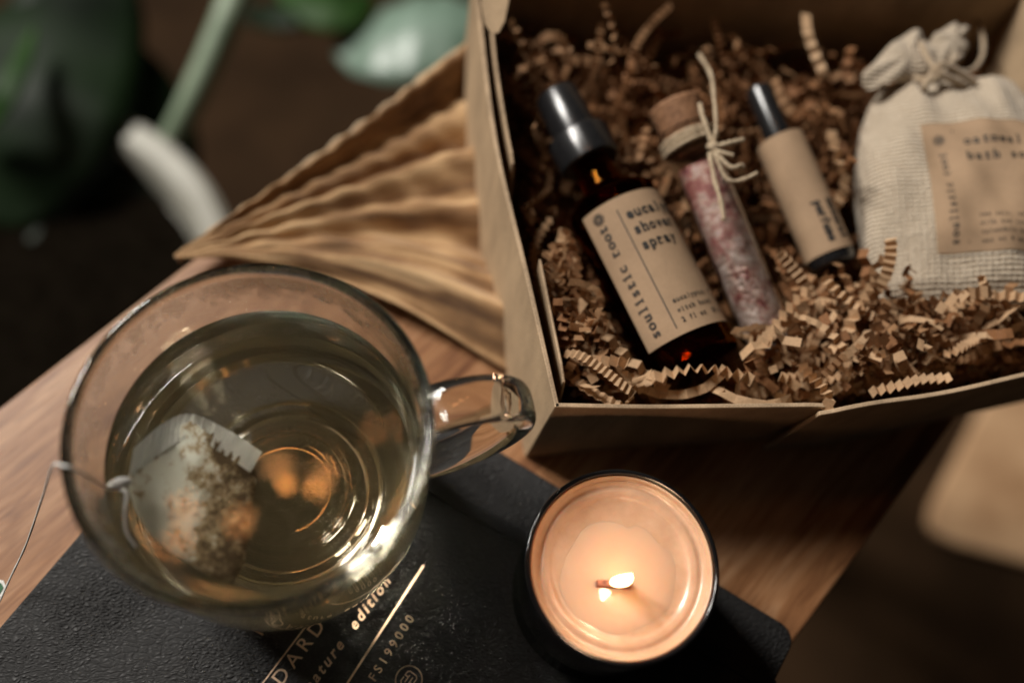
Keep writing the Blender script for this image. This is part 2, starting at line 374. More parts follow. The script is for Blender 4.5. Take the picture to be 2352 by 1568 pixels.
# lettering: Blender's own built-in font turned into flat meshes
def glyphs(txt, size, shear=0, spacing=1.0, off=0.0, align='LEFT'):
    cu = bpy.data.curves.new('lettering', 'FONT'); cu.body = txt; cu.size = 1; cu.shear = shear
    cu.space_character = spacing; cu.offset = off; cu.align_x = align; cu.resolution_u = 3
    o = bpy.data.objects.new('lettering', cu); sc.collection.objects.link(o)
    dg = bpy.context.evaluated_depsgraph_get(); me = bpy.data.meshes.new_from_object(o.evaluated_get(dg))
    V = [(v.co.x*size, v.co.y*size) for v in me.vertices]; Fc = [tuple(p.vertices) for p in me.polygons]
    bpy.data.objects.remove(o); bpy.data.curves.remove(cu); bpy.data.meshes.remove(me); return V, Fc
def rect2(x0, y0, x1, y1): return [(x0, y0), (x1, y0), (x1, y1), (x0, y1)], [(0, 1, 2, 3)]
def typed(txt, size, pitch, off=0.012):
    """typewriter lettering: every character on its own pitch, slab feet on the narrow ones"""
    out = []
    for i, ch in enumerate(txt):
        if ch == ' ': continue
        V, Fc = glyphs(ch, size, off=off)
        if not V: continue
        xs = [v[0] for v in V]; mid = (min(xs)+max(xs))/2; wdt = max(xs)-min(xs); k = min(1.0, pitch*0.86/max(wdt, 1e-6))
        out.append(([((x-mid)*k+i*pitch, y) for x, y in V], Fc))
        t = size*0.055; h = pitch*0.27
        if ch in 'ilrt': out.append(rect2(i*pitch-h, -t*0.2, i*pitch+h, t))
        if ch in 'iltr': out.append(rect2(i*pitch-h, size*(0.47 if ch != 'l' else 0.66), i*pitch, size*(0.47 if ch != 'l' else 0.66)+t))
        if ch in 'hnmpk': out.append(rect2(i*pitch-h*1.25, (-t*0.2 if ch != 'p' else -size*0.2), i*pitch+h*1.25*(0 if ch == 'p' else 1), (t if ch != 'p' else -size*0.2+t)))
    return merge(out)
def line2(P, wd, close=False):
    """flat strokes along 2-D points"""
    out = []; m = len(P)
    for i in range(m if close else m-1):
        a = np.array(P[i], float); b = np.array(P[(i+1) % m], float); d = b-a; L = np.linalg.norm(d); d /= L; n_ = np.array([-d[1], d[0]])*wd/2
        e = d*wd*0.45
        out.append(([tuple(a-e-n_), tuple(b+e-n_), tuple(b+e+n_), tuple(a-e+n_)], [(0, 1, 2, 3)]))
    return merge(out)
def xf2(VF, sx=1, ang=0, ox=0, oy=0):
    c, s = math.cos(R(ang)), math.sin(R(ang))
    return [(x*c-y*s+ox, x*s+y*c+oy) for x, y in VF[0]], VF[1]
def flower(r):
    out = [line2([(r*0.35*math.cos(t), r*0.35*math.sin(t)) for t in np.linspace(0, 2*math.pi, 13)[:-1]], r*0.14, True)]
    for k in range(8):
        a = k*math.pi/4; cx_, cy_ = r*0.72*math.cos(a), r*0.72*math.sin(a)
        out.append(line2([(cx_+r*0.25*math.cos(t), cy_+r*0.25*math.sin(t)) for t in np.linspace(0, 2*math.pi, 9)[:-1]], r*0.13, True))
    return merge(out)

# ================================================================== the setting
Z_FLOOR = -60.0
mesh('floor', [(-400, -300, Z_FLOOR), (500, -300, Z_FLOOR), (500, 500, Z_FLOOR), (-400, 500, Z_FLOOR)], [(0, 1, 2, 3)], M_FLOOR, smooth=False)['kind'] = 'structure'

# wooden bench table: two long edges run at about 47 degrees
eL = at(0, 935, 0)[:2]; dL = np.array([math.cos(R(46.6)), math.sin(R(46.6))]); nL = np.array([dL[1], -dL[0]])
eR = at(1925, 1262, 0)[:2]; dR = np.array([math.cos(R(49.0)), math.sin(R(49.0))])
tb = thing('wooden_table', 'narrow oiled wooden table with straight edges under the notebook, mug and box', 'table', (5, 12, Z_FLOOR))
p0, p1, p2, p3 = eL-dL*25, eL+dL*46.5, eL+dL*46.5+nL*((eR-eL)@nL), eR-dR*42
V, Fc = prism([(*p, -2.6) for p in (p0, p3, p2, p1)], [(*p, 0.0) for p in (p0, p3, p2, p1)])
bevel(mesh('tabletop', V, Fc, M_WOOD, tb, smooth=False), 0.12, 3)
for q in (p0*0.86+p2*0.14, p1*0.9+p3*0.1, p2*0.93+p0*0.07, p3*0.9+p1*0.1):
    V, Fc = prism([(q[0]+dx, q[1]+dy, Z_FLOOR) for dx, dy in ((-1.6, -1.6), (1.6, -1.6), (1.6, 1.6), (-1.6, 1.6))],
                  [(q[0]+dx, q[1]+dy, -2.6) for dx, dy in ((-2, -2), (2, -2), (2, 2), (-2, 2))])
    bevel(mesh('leg', V, Fc, M_WOOD, tb, smooth=False), 0.2, 2)

# beige rug on the floor beyond the table's right side
zr = Z_FLOOR+1.2
c0 = at(2098, 1222, zr)[:2]; a1 = at(2272, 890, zr)[:2]-c0; a1 /= np.linalg.norm(a1); a2 = at(2352, 1290, zr)[:2]-c0; a2 /= np.linalg.norm(a2)
pts = [c0+a1*4+a2*0.4, c0+a1*1.6+a2*1.0, c0+a1*0.5+a2*2.5, c0+a2*5, c0+a2*90, c0+a1*120+a2*90, c0+a1*120]
V, Fc = prism([(*p, Z_FLOOR) for p in pts], [(*p, zr) for p in pts])
o = bevel(mesh('rug', V, Fc, M_RUG, smooth=False), 0.4, 3)
tag(o, 'beige woven rug with a rounded corner on the floor beyond the table', 'rug')

# ================================================================== cloth under the box
cuv = []; NU, NV = 110, 70
top = [(415, 612), (560, 505), (700, 405), (820, 318), (930, 235), (1010, 172), (1120, 95)]
bot = [(415, 618), (560, 622), (720, 648), (880, 700), (1020, 770), (1130, 835), (1300, 930)]
Tp = spline([at(*p, 0.3) for p in top], 18); Bp = spline([at(*p, 0.3) for p in bot], 18)
fd = at(1170, 655, 0)-at(690, 480, 0); fd /= np.linalg.norm(fd); fn = np.array([-fd[1], fd[0], 0])
V = []
for i in range(NU):
    f = i/(NU-1)*(len(Tp)-1); k = min(int(f), len(Tp)-2); t = f-k
    A = Tp[k]*(1-t)+Tp[k+1]*t; B = Bp[k]*(1-t)+Bp[k+1]*t
    for j in range(NV):
        q = j/(NV-1); p = A*(1-q)+B*q; s = (p@fn); l = p@fd
        wq = np.linalg.norm(A-B)/13; qq = q+0.02*math.sin(l*0.5)
        h = wq*(0.75*math.sin(qq*6.28*2.6+0.5)-0.6*(1-abs(math.sin(qq*3.14*5.3+0.8)))**2+0.42*math.sin(qq*6.28*6.1+0.12*l))+0.10*math.sin(s*5.3+l*0.25)+0.06*math.sin(l*1.1+s*3)
        if j < 4: p = p+np.array([-dL[1], dL[0], 0])*0.05*(4-j)/4*math.sin(i*0.7)
        z = 1.35+h*min(1, i/16)*min(1, (j+2)/7)*0.78
        if j == 0: z -= 0.65
        elif j == 1: z -= 0.18
        V.append((p[0], p[1], max(0.06, z))); cuv.append((i/(NU-1), j/(NV-1)))
Fc = [(i*NV+j, (i+1)*NV+j, (i+1)*NV+j+1, i*NV+j+1) for i in range(NU-1) for j in range(NV-1)]
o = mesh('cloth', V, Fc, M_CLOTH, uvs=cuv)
sd = o.modifiers.new('thick', 'SOLIDIFY'); sd.thickness = 0.0008; sd.offset = 1
tag(o, 'ochre tan crinkled cloth with soft folds lying between the table edge and the box', 'cloth')
hem = [np.array(V[i*NV]) + np.array([0, 0, 0.25+0.07*math.sin(i*0.8)]) for i in range(0, NU)]
Vh, Fh = sweep(hem, 0.17, 8, radf=lambda t: 0.55+0.3*abs(math.sin(t*23))+0.3*abs(math.sin(t*9+1)))
hm = mesh('frayed_hem', Vh, Fh, M_TWINE, o)

# ================================================================== cardboard box
BZ = 6.8
box = thing('gift_box', 'open brown cardboard mailer box filled with crinkled kraft paper and bath products', 'box', (13, 20, 0))
def wall(name, topline, botline, zt, zb, th, inward, mat=M_BOX, zts=None, par=None):
    """a cardboard panel between two plan lines; inward = offset direction in plan"""
    T = [np.array(p, float) for p in topline]; Bt = [np.array(p, float) for p in botline]; n = len(T); inn = np.array(inward, float)
    V = []
    for i in range(n):
        z = zts[i] if zts else zt
        V += [(*T[i], z), (*(T[i]+inn*th), z), (*(Bt[i]+inn*th), zb), (*Bt[i], zb)]
    Fc, mi = [], []
    for i in range(n-1):
        a, b = i*4, (i+1)*4
        for k in range(4):
            k2 = (k+1) % 4; Fc.append((a+k, a+k2, b+k2, b+k)); mi.append(1 if k == 0 else 0)
    Fc += [(3, 2, 1, 0), (4*n-4, 4*n-3, 4*n-2, 4*n-1)]; mi += [1, 1]
    o = mesh(name, V, Fc, mat, par or box, smooth=False, mats=[mat, M_EDGE], midx=mi); weld(o); return bevel(o, 0.03, 1)
lt = spline([(3.75, 11.17), (2.75, 16.2), (1.55, 22.06), (0.85, 28.2), (0.6, 31.5)], 5)
lb = spline([(3.30, 11.45), (2.25, 16.2), (1.15, 22.0), (0.45, 28.0), (0.3, 31.6)], 5)
ltz = [BZ]*len(lt)
wall('side_wall', lt, lb, BZ, 0.0, 0.17, (0.99, 0.12), zts=ltz)
f1 = spline([(3.75, 11.17), (7.0, 11.20), (10.2, 11.32), (13.42, 11.45)], 5); f1b = spline([(3.30, 11.45), (6.8, 11.9), (10.2, 12.2), (13.6, 12.5)], 5)
wall('front_panel', f1, f1b, BZ, 0.0, 0.17, (0, 1), zts=[BZ]*(len(f1)-1)+[BZ-0.08])
f2 = spline([(13.12, 11.12), (15.4, 11.60), (18.2, 12.10), (21.1, 12.85), (27.2, 14.35)], 5); f2b = spline([(13.4, 12.0), (15.7, 12.3), (18.4, 12.8), (21.3, 13.5), (27.2, 14.95)], 5)
wall('front_panel', f2, f2b, BZ, 0.0, 0.17, (-0.1, 1), zts=[BZ-0.02, BZ-0.05]+[BZ+0.03*math.sin(i*0.9) for i in range(len(f2)-2)])
wall('side_wall', [(27.2, 14.3), (26.6, 22), (25.6, 31.6)], [(27.0, 14.7), (26.4, 22), (25.5, 31.5)], BZ, 0, 0.17, (-1, 0))
wall('back_wall', [(0.6, 31.6), (25.7, 31.6)], [(0.35, 31.7), (25.6, 31.7)], BZ, 0, 0.17, (0, 1))
V, Fc = prism([(3.4, 11.7, 0.02), (27.0, 14.9, 0.02), (25.5, 31.6, 0.02), (0.5, 31.6, 0.02)], [(3.4, 11.7, 0.2), (27.0, 14.9, 0.2), (25.5, 31.6, 0.2), (0.5, 31.6, 0.2)])
mesh('bottom_panel', V, Fc, M_BOX, box, smooth=False)
# folded-in flap standing just inside the left wall, and the one further forward
ft = [np.array(p) for p in spline([(2.05, 21.2), (1.75, 22.9), (1.30, 26.2), (1.05, 29.5)], 4)]
wall('inner_flap', [p+(0.20, 0) for p in ft], [p+(0.35, 0) for p in ft], BZ, 2.0, 0.12, (1, 0), zts=[BZ-0.1]+[BZ+0.1]*(len(ft)-1))
ft = [np.array(p) for p in spline([(4.02, 12.2), (3.6, 14.6), (3.2, 17.0)], 4)]
wall('inner_flap', [p+(0.05, 0) for p in ft], [p+(0.2, 0) for p in ft], BZ, 2.0, 0.1, (1, 0), zts=[BZ-0.25]+[BZ-0.03]*(len(ft)-1))
# the lid, hinged at the back and leaning away, with its rounded dust flap
wall('lid', [(-0.2, 43.5), (24.8, 43.5)], [(0.3, 31.95), (24.4, 31.95)], 15.5, BZ+0.02, 0.17, (0, 1))
tb0 = [at(x, y, 8.3) for x, y in ((1108, -70), (1106, 10), (1113, 55), (1128, 78), (1146, 76), (1160, 50), (1170, 0), (1176, -70))]
V, Fc = prism([p+(0, 0.12, -0.12) for p in tb0], tb0)
bevel(mesh('dust_flap', V, Fc, M_BOX, box, smooth=False), 0.03, 2)

# ================================================================== notebook
BK = 1.5
Rp = at(1834, 1452, BK)[:2]; dl = np.array([math.cos(R(-31.2)), math.sin(R(-31.2))]); ds = np.array([math.cos(R(57.4)), math.sin(R(57.4))])
Cp = Rp-dl*24.3
nb = thing('notebook', 'large black leather notebook with gold foil lettering and an elastic band under the mug', 'notebook', (0, 4, 0))
def rrect(l0, l1, s0, s1, r, z):
    """rounded rectangle; l along the long edge from the top corner, s down the short edge"""
    P = []
    for (cl_, cs, a0) in ((l1-r, s0+r, -90), (l1-r, s1-r, 0), (l0+r, s1-r, 90), (l0+r, s0+r, 180)):
        for k in range(7):
            a = R(a0+15*k); q = Cp+dl*(cl_+r*math.cos(a))-ds*(cs+r*math.sin(a)); P.append((*q, z))
    return P
P_ = lambda *k: rrect(*k)
o = mesh('front_cover', *prism(P_(0, 24.3, 0, 17.5, 0.7, BK-0.28), P_(0, 24.3, 0, 17.5, 0.7, BK)), M_LEATHER, nb, smooth=False); bevel(o, 0.10, 4)
o = mesh('back_cover', *prism(P_(0, 24.3, 0, 17.5, 0.7, 0.02), P_(0, 24.3, 0, 17.5, 0.7, 0.28)), M_LEATHER, nb, smooth=False); bevel(o, 0.08, 3)
mesh('page_block', *prism(P_(0.2, 24.0, 0.2, 17.4, 0.6, 0.28), P_(0.2, 24.0, 0.2, 17.4, 0.6, BK-0.28)), M_PAGES, nb, smooth=False)
BKT = lambda l, s, z=0.0: np.array([*(Cp+dl*l-ds*s), BK+z])
# elastic band
eb0, eb1 = at(1010, 1128, BK)[:2], at(1640, 1498, BK)[:2]
def ls(p): q = np.linalg.solve(np.array([dl, -ds]).T, p[:2]-Cp); return q
(l0, s0), (l1, s1) = ls(eb0), ls(eb1); slope = (s1-s0)/(l1-l0)
V = []
for i, l in enumerate(np.linspace(0.0-0.02, 24.32, 60)):
    s = s0+slope*(l-l0)+0.03*math.sin(l*1.3)
    for ds_, z in ((-0.27, 0.0), (-0.24, 0.15), (0.24, 0.15), (0.27, 0.0)): V.append(BKT(l, s+ds_, z))
Fc = [(4*i+k, 4*i+k+1, 4*i+5+k, 4*i+4+k) for i in range(59) for k in range(3)]
mesh('elastic_band', V, Fc, M_ELASTIC, nb, smooth=False)
# foil lettering: text runs up along the short side; its own frame from the photograph's baselines
def foil(name, VF, org, ang, z=0.02, par=nb):
    c, s = math.cos(R(ang)), math.sin(R(ang)); V = [(org[0]+x*c-y*s, org[1]+x*s+y*c, BK+z) for x, y in VF[0]]
    return mesh(name, V, VF[1], M_FOIL, par, smooth=False)
TA = 54.5
def tpos(px, py): return at(px, py, BK)
def rule(p, q, wd):
    a, b = tpos(*p), tpos(*q); v = b-a; L = np.linalg.norm(v); return line2([(0, 0), (L, 0)], wd), a, math.degrees(math.atan2(v[1], v[0]))
for p, q, wd in (((560, 1625), (735, 1395), 0.055), ((790, 1580), (972, 1299), 0.075), ((581, 1443), (603, 1456), 0.07)):
    VF, a, an = rule(p, q, wd); foil('foil_rule', VF, a, an)
def fit_text(VF, a, b):
    """scale lettering so that it runs from point a to point b of the cover"""
    a, b = tpos(*a), tpos(*b); v = b-a; L = np.linalg.norm(v); xs = [x for x, y in VF[0]]; k = L/(max(xs)-min(xs)); x0 = min(xs)
    return ([((x-x0)*k, y*k) for x, y in VF[0]], VF[1]), a, math.degrees(math.atan2(v[1], v[0]))
VF = glyphs('STANDARD  WORKS', 0.5, spacing=1.45, off=0.004)
VF, a, an = fit_text(VF, (540, 1722), (906, 1221)); foil('foil_lettering', VF, a, an)
VF = merge([glyphs('signature  edition', 0.5, shear=0.28, spacing=1.38, off=0.022)])
VF, a, an = fit_text(VF, (676, 1640), (899, 1334)); foil('foil_lettering', VF, a, an)
VF = glyphs('FS199000', 0.5, spacing=1.5, off=0.010)
VF, a, an = fit_text(VF, (862, 1564), (952, 1420)); foil('foil_lettering', VF, a, an)
em = tpos(939, 1560); rr_ = 0.47
ring = line2([(rr_*math.cos(t), rr_*math.sin(t)) for t in np.linspace(0, 2*math.pi, 49)[:-1]], 0.045, True)
s_ = 0.052; G1 = [(-0.6, 4), (-3.6, 4), (-5, 2.6), (-5, -2.6), (-3.6, -4), (-1, -4), (-1, -1.3), (-2.6, -1.3)]; G2 = [(-x, -y) for x, y in G1]
g3 = [(-2.6, 1.3), (1.2, 1.3), (1.2, 4)]; 
foil('foil_emblem', merge([ring]+[line2([(x*s_, y*s_) for x, y in g], 0.035) for g in (G1, G2, g3, [(2.6, -1.3), (-1, -1.3)])]), em, 54)

# ================================================================== mug
MC = (-5.58, 8.86); MZ = BK+0.03
mug = thing('glass_mug', 'round clear glass mug with a loop handle, full of green tea, on the notebook', 'mug', (*MC, MZ))
outer = [(0.0, 0.32), (2.2, 0.30), (2.75, 0.22), (2.95, 0.0), (3.2, 0.0), (3.38, 0.16), (3.42, 0.42), (3.75, 0.75), (4.25, 1.3), (4.68, 2.1), (4.95, 3.1), (5.08, 4.3), (5.12, 5.6), (5.12, 7.0), (5.16, 8.2), (5.24, 9.0), (5.28, 9.3)]
rim = [(5.25, 9.45), (5.17, 9.52), (5.07, 9.50), (5.0, 9.40)]
inner = [(4.95, 9.15), (4.88, 8.6), (4.82, 7.9), (4.78, 7.0), (4.76, 5.8), (4.70, 4.5), (4.56, 3.3), (4.25, 2.3), (3.8, 1.65), (3.2, 1.15), (2.6, 0.92), (2.35, 0.86), (2.25, 0.95), (2.05, 0.95), (1.95, 0.86), (0.0, 0.86)]
def sm(pr, n=3):
    Q = spline([(r, z, 0) for r, z in pr], n); return [(max(0.0, float(q[0])), float(q[1])) for q in Q]
O_, I_ = sm(outer), sm(inner)
prof = O_+rim+I_; mi = [0]*len(prof)
for i, (r, z) in enumerate(prof):
    if i >= len(O_)+len(rim) and 7.05 < z < 9.2: mi[i] = 1
lathe('body', [(r, z+MZ) for r, z in prof], M_GLASS, mug, c=MC, n=128, mats=[M_GLASS, M_FOG], midx=mi, sharp=75)
TZ = 7.0  # tea level above the mug's foot
tp = [(0.0, TZ)] + [(r, TZ) for r in (2.5, 4.0, 4.55)] + [(4.72, TZ+0.02), (4.79, TZ+0.09)] + [(r+0.008, z-0.008) for r, z in I_ if z < TZ-0.05]
tp[-1] = (0.0, tp[-1][1])
o = lathe('tea', [(r, z+MZ) for r, z in tp], M_TEA, None, c=MC, n=128, sharp=60)
tag(o, 'pale yellow green tea filling the glass mug', 'tea')
# handle: a broad glass loop
ht = at(1196, 936, 8.4); hd = ht[:2]-np.array(MC); HL = np.linalg.norm(hd); hd /= HL
hp = [(4.95, 7.9), (5.7, 8.25), (6.7, 8.3), (7.55, 7.9), (7.95, 7.0), (7.85, 5.9), (7.2, 4.6), (6.3, 3.5), (5.4, 2.8), (4.75, 2.55)]
kx = (HL-4.95)/(7.95-4.95)
HP = spline([(MC[0]+hd[0]*(4.95+(r-4.95)*kx), MC[1]+hd[1]*(4.95+(r-4.95)*kx), MZ+z) for r, z in hp], 7)
hs = np.array([-hd[1], hd[0], 0])
V, Fc = [], []; SEC = 20
for i, p in enumerate(HP):
    tg = HP[min(i+1, len(HP)-1)]-HP[max(i-1, 0)]; tg /= np.linalg.norm(tg); nn = np.cross(tg, hs); nn /= np.linalg.norm(nn)
    t = i/(len(HP)-1); wd = 0.82*(1-0.30*t); thk = 0.34+0.10*math.sin(math.pi*t)
    for k in range(SEC):
        a = 2*math.pi*k/SEC; ca, sa = math.cos(a), math.sin(a); e = 0.62
        V.append(p+hs*wd*math.copysign(abs(ca)**e, ca)+nn*thk*math.copysign(abs(sa)**e, sa))
m = len(HP)
for i in range(m-1):
    for k in range(SEC): k2 = (k+1) % SEC; Fc.append((i*SEC+k, i*SEC+k2, (i+1)*SEC+k2, (i+1)*SEC+k))
Fc += [tuple(range(SEC))[::-1], tuple(range((m-1)*SEC, m*SEC))]
weld(mesh('handle', V, Fc, M_GLASS, mug))

# tea bag floating in the tea
TL = MZ+TZ
tbg = thing('tea_bag', 'white paper tea bag soaking in the glass mug, its string over the rim', 'tea bag', at(440, 1140, TL-1.0))
ol0 = [(440, 968), (500, 1000), (560, 1048), (586, 1100), (574, 1165), (566, 1230), (560, 1290), (535, 1335), (500, 1325), (455, 1300), (400, 1268), (350, 1222), (318, 1170), (300, 1110), (322, 1040), (380, 990)]
ol = [(443+(x-443)*1.05, 1145+(y-1145)*1.05) for x, y in ol0]
def tz(x, y): return TL-0.08-0.9*max(0, (y-960)/400)-0.25*max(0, (x-430)/160)
OL = []
for (xa, ya), (xb, yb) in zip(ol, ol[1:]+ol[:1]):
    for q in range(5): x_, y_ = xa+(xb-xa)*q/5, ya+(yb-ya)*q/5; OL.append(at(x_, y_, tz(x_, y_)))
V, Fc, uv = inflate(OL, None, 0.40, 16, pleat=lambda u, t: 0.055*math.sin(u*52+3*t)*(1-t)**0.5*min(1, t*4)+0.06*math.sin(u*19)*t*(1-t)*4, power=0.42)
o = mesh('paper_pouch', V, Fc, M_TEABAG, tbg, uvs=uv)
bm = bmesh.new(); bm.from_mesh(o.data); nO = len(OL)
bm.verts.ensure_lookup_table(); half = len(bm.verts)//2
inn = [v for v in bm.verts if (v.index % half) >= nO*3]
for _ in range(5): bmesh.ops.smooth_vert(bm, verts=inn, factor=0.5, use_axis_x=True, use_axis_y=True, use_axis_z=True)
bm.to_mesh(o.data); bm.free()
# crimped seam across the top
seam = [((296, 1096), (308, 1030)), ((375, 1036), (375, 972)), ((440, 1004), (440, 950)), ((508, 1040), (528, 990)), ((576, 1086), (603, 1040))]
V = []; uv = []
sa = spline([at(*a, tz(*a)+0.26) for a, b in seam], 12); sb = spline([at(*b, tz(*b)+0.10) for a, b in seam], 12)
for i, (p, q) in enumerate(zip(sa, sb)):
    w_ = 0.03*math.sin(i*2.2); V += [p+(0, 0, w_), q+(0, 0, -w_), q+(0, 0, -w_-0.04), p+(0, 0, w_-0.04)]; uv += [(i/12, 0), (i/12, 1), (i/12, 1), (i/12, 0)]
Fc = [(4*i+k, 4*i+(k+1) % 4, 4*i+4+(k+1) % 4, 4*i+4+k) for i in range(len(sa)-1) for k in range(4)]
mesh('crimped_seam', V, Fc, M_CRIMP, tbg, smooth=False, uvs=uv)
RZ = MZ+9.55
strg = spline([at(-6, 1392, BK+0.10), at(22, 1330, 2.2), at(60, 1250, 3.6), at(98, 1140, 6.5), at(120, 1072, 9.2), at(143, 1068, RZ+0.02), at(185, 1085, RZ-0.25), at(235, 1115, RZ-1.2), at(262, 1122, RZ-1.9)], 8)
V1 = sweep(strg, 0.038, 6, radf=lambda t: 1+0.12*math.sin(t*300))
s2 = spline([at(262, 1122, RZ-1.9), at(290, 1130, RZ-1.8), at(287, 1180, TL+0.5), at(291, 1222, TL+0.35), at(314, 1256, TL+0.1)], 8)
V2 = sweep(s2, 0.055, 6); kn = at(275, 1112, RZ-1.9)
V3 = sweep(spline([kn+(-0.30, -0.12, 0), kn+(0, 0.02, 0.1), kn+(0.32, 0.14, 0)], 6), 0.16, 8, radf=lambda t: 0.5+0.6*math.sin(math.pi*t))
mesh('string', *merge([V1, V2, V3]), M_COTTON, tbg)
tg_c = at(-2, 1352, BK+0.06)
pts = [tg_c+np.array(p+(0,)) for p in ((-0.9, -0.5), (0.15, -0.25), (0.25, 0.05), (0.1, 0.3), (-0.9, 0.45))]
mesh('paper_tag', *prism(pts, [p+(0, 0, 0.04) for p in pts]), M_COTTON, tbg, smooth=False)
pts = [tg_c+np.array(p+(0.05,)) for p in ((-0.9, -0.38), (0.08, -0.17), (0.16, 0.04), (0.05, 0.2), (-0.9, 0.33))]
mesh('green_print', *prism(pts, [p+(0, 0, 0.012) for p in pts]), noisy('green_ink', (0.01, 0.10, 0.03), (0.02, 0.14, 0.05), 200, 0.6), tbg, smooth=False)

# ================================================================== candle
CC = (5.78, 5.78); CZ = BK+0.02; CR = 3.15; RIMZ = 7.2-CZ
cdl = thing('candle', 'burning candle with orange wax and a wooden wick in a round black jar', 'candle', (*CC, CZ))
pr = [(0, 0.02), (CR-0.35, 0), (CR-0.12, 0.06), (CR, 0.3), (CR, 3.0), (CR, RIMZ-0.12), (CR-0.03, RIMZ-0.03), (CR-0.09, RIMZ), (CR-0.17, RIMZ-0.04), (CR-0.19, RIMZ-0.2), (CR-0.19, 3), (CR-0.19, 0.5), (0, 0.5)]
lathe('jar', [(r, z+CZ) for r, z in pr], M_JAR, cdl, c=CC, n=128, sharp=60)
WX = RIMZ-0.62
# wax: a frozen rim, a moat-like step and the melted pool round the wick
wpr = [(CR-0.195, 0.55), (CR-0.195, WX+0.42), (CR-0.22, WX+0.46), (CR-0.28, WX+0.40), (CR-0.36, WX+0.22), (CR-0.50, WX+0.10), (CR-0.66, WX+0.13), (CR-0.82, WX+0.10), (CR-1.0, WX+0.03), (1.7, WX), (1.2, WX-0.01), (0.7, WX), (0.35, WX+0.02), (0.0, WX+0.02)]
sec = [(wpr[0][0], wpr[0][1])]+sm(wpr[1:], 4)
def wobw(t, z): return 1.0 if z > CZ+WX+0.3 or z < CZ+1 else 1.0+0.012*math.sin(3*t+0.6)+0.006*math.sin(7*t)
o = lathe('wax', [(r, z+CZ) for r, z in sec], M_WAX, cdl, c=CC, n=128, sharp=80)
for v in o.data.vertices:
    x, y, z = v.co.x/S-CC[0], v.co.y/S-CC[1], v.co.z/S; r = math.hypot(x, y)
    if z > CZ+2 and r < CR-0.35:
        a = math.atan2(y, x); k = math.sin(min(1, r/1.2)*math.pi/2)
        v.co.z += S*k*(0.045*math.sin(a+0.5)*(r/2.4)+0.018*math.sin(3*a+r*3)+0.012*math.sin(6*a-r*5))
wk = at(1409, 1342, CZ+WX+0.12)
# the melted pool round the wick: glossy, with an uneven shore
pv = [(wk[0]+0.25, wk[1]+0.35, CZ+WX+0.075)]
for j in range(1, 9):
    for i in range(96):
        a = 2*math.pi*i/96; rr = 1.95*(1+0.05*math.sin(2*a+1)+0.02*math.sin(3*a)+0.006*math.sin(11*a+2))
        q = j/8; zq = (0.075, 0.075, 0.074, 0.072, 0.068, 0.062, 0.05, 0.03, -0.02)[j]
        zq += 0.012*math.sin(a*2+q*5) 
        pv.append((wk[0]+0.25*1+rr*q*math.cos(a), wk[1]+0.35+rr*q*math.sin(a), CZ+WX+zq))
pf = [(0, 1+i, 1+(i+1) % 96) for i in range(96)]+[(1+(j-1)*96+i, 1+j*96+i, 1+j*96+(i+1) % 96, 1+(j-1)*96+(i+1) % 96) for j in range(1, 8) for i in range(96)]
mesh('melted_pool', pv, pf, M_POOL, cdl)
wd_ = np.array([math.cos(R(0)), math.sin(R(0)), 0]); 
def bar(c, hx, hy, z0, z1, ang=0):
    ca, sa = math.cos(R(ang)), math.sin(R(ang)); q = [(c[0]+x*ca-y*sa, c[1]+x*sa+y*ca) for x, y in ((-hx, -hy), (hx, -hy), (hx, hy), (-hx, hy))]
    return prism([(*p, z0) for p in q], [(*p, z1) for p in q])
o = mesh('wick', *bar(wk, 0.56, 0.10, CZ+0.6, CZ+WX+0.34, -2), M_WICK, cdl, smooth=False); bevel(o, 0.02, 2)
fb = np.array([wk[0]+0.12, wk[1]+0.02, CZ+WX+0.22])
fl = lathe('flame', [(0.0, 0.0), (0.15, 0.05), (0.24, 0.18), (0.27, 0.38), (0.24, 0.65), (0.16, 1.0), (0.07, 1.35), (0.0, 1.6)], M_FLAME, cdl, F=lambda x, y, z: fb+np.array([x*1.25+0.10*z, y*0.62+0.02*z, z]), n=32, sharp=90)
pl = bpy.data.lights.new('candle_light', 'POINT'); pl.energy = 0.029; pl.color = (1.0, 0.58, 0.36); pl.shadow_soft_size = 0.003
po = bpy.data.objects.new('candle_light', pl); sc.collection.objects.link(po); po.parent = cdl
po.location = Vector((fb[0]*S, fb[1]*S, (fb[2]+2.25)*S))-cdl.location

# ================================================================== things lying in the box
caps = []   # capsules that the paper shred keeps clear of: (A, B, radius)
# --- spray bottle
ZB = 4.7
F, L, B, T = frame(at(1588, 828, ZB-0.2), at(1277, 218, ZB+0.9))
bt = thing('spray_bottle', 'amber glass spray bottle with black cap and kraft label, leftmost in the box', 'bottle', B)
k = L/13.6; rb = 1.86
def sL(px, py, z=ZB+0.6):  # how far along the axis a picture point lies
    p = at(px, py, z); ax = (T-B)/L; return float((p-B)@ax)
bs = sL(1425, 470); sh = sL(1395, 405); col0 = sL(1378, 372); col1 = sL(1318, 318)
prf = [(0, 0.12), (rb-0.6, 0.05), (rb-0.28, 0.0), (rb-0.07, 0.12), (rb, 0.35), (rb, bs-0.3), (rb-0.06, bs+0.05), (rb-0.25, bs+0.40), (rb-0.54, bs+0.66), (rb-0.86, bs+0.82), (0.85, bs+0.98), (0.80, sh), (0.78, sh+0.15), (0.78, col0+0.3)]
lathe('glass_body', sm(prf, 3), M_AMBER, bt, F=F, n=72, sharp=60)
lathe('liquid', [(0, 0.14), (rb-0.4, 0.12), (rb-0.12, 0.35), (rb-0.10, bs*0.93), (rb-0.5, bs*0.95), (0, bs*0.95)], M_OIL, bt, F=F, n=48)
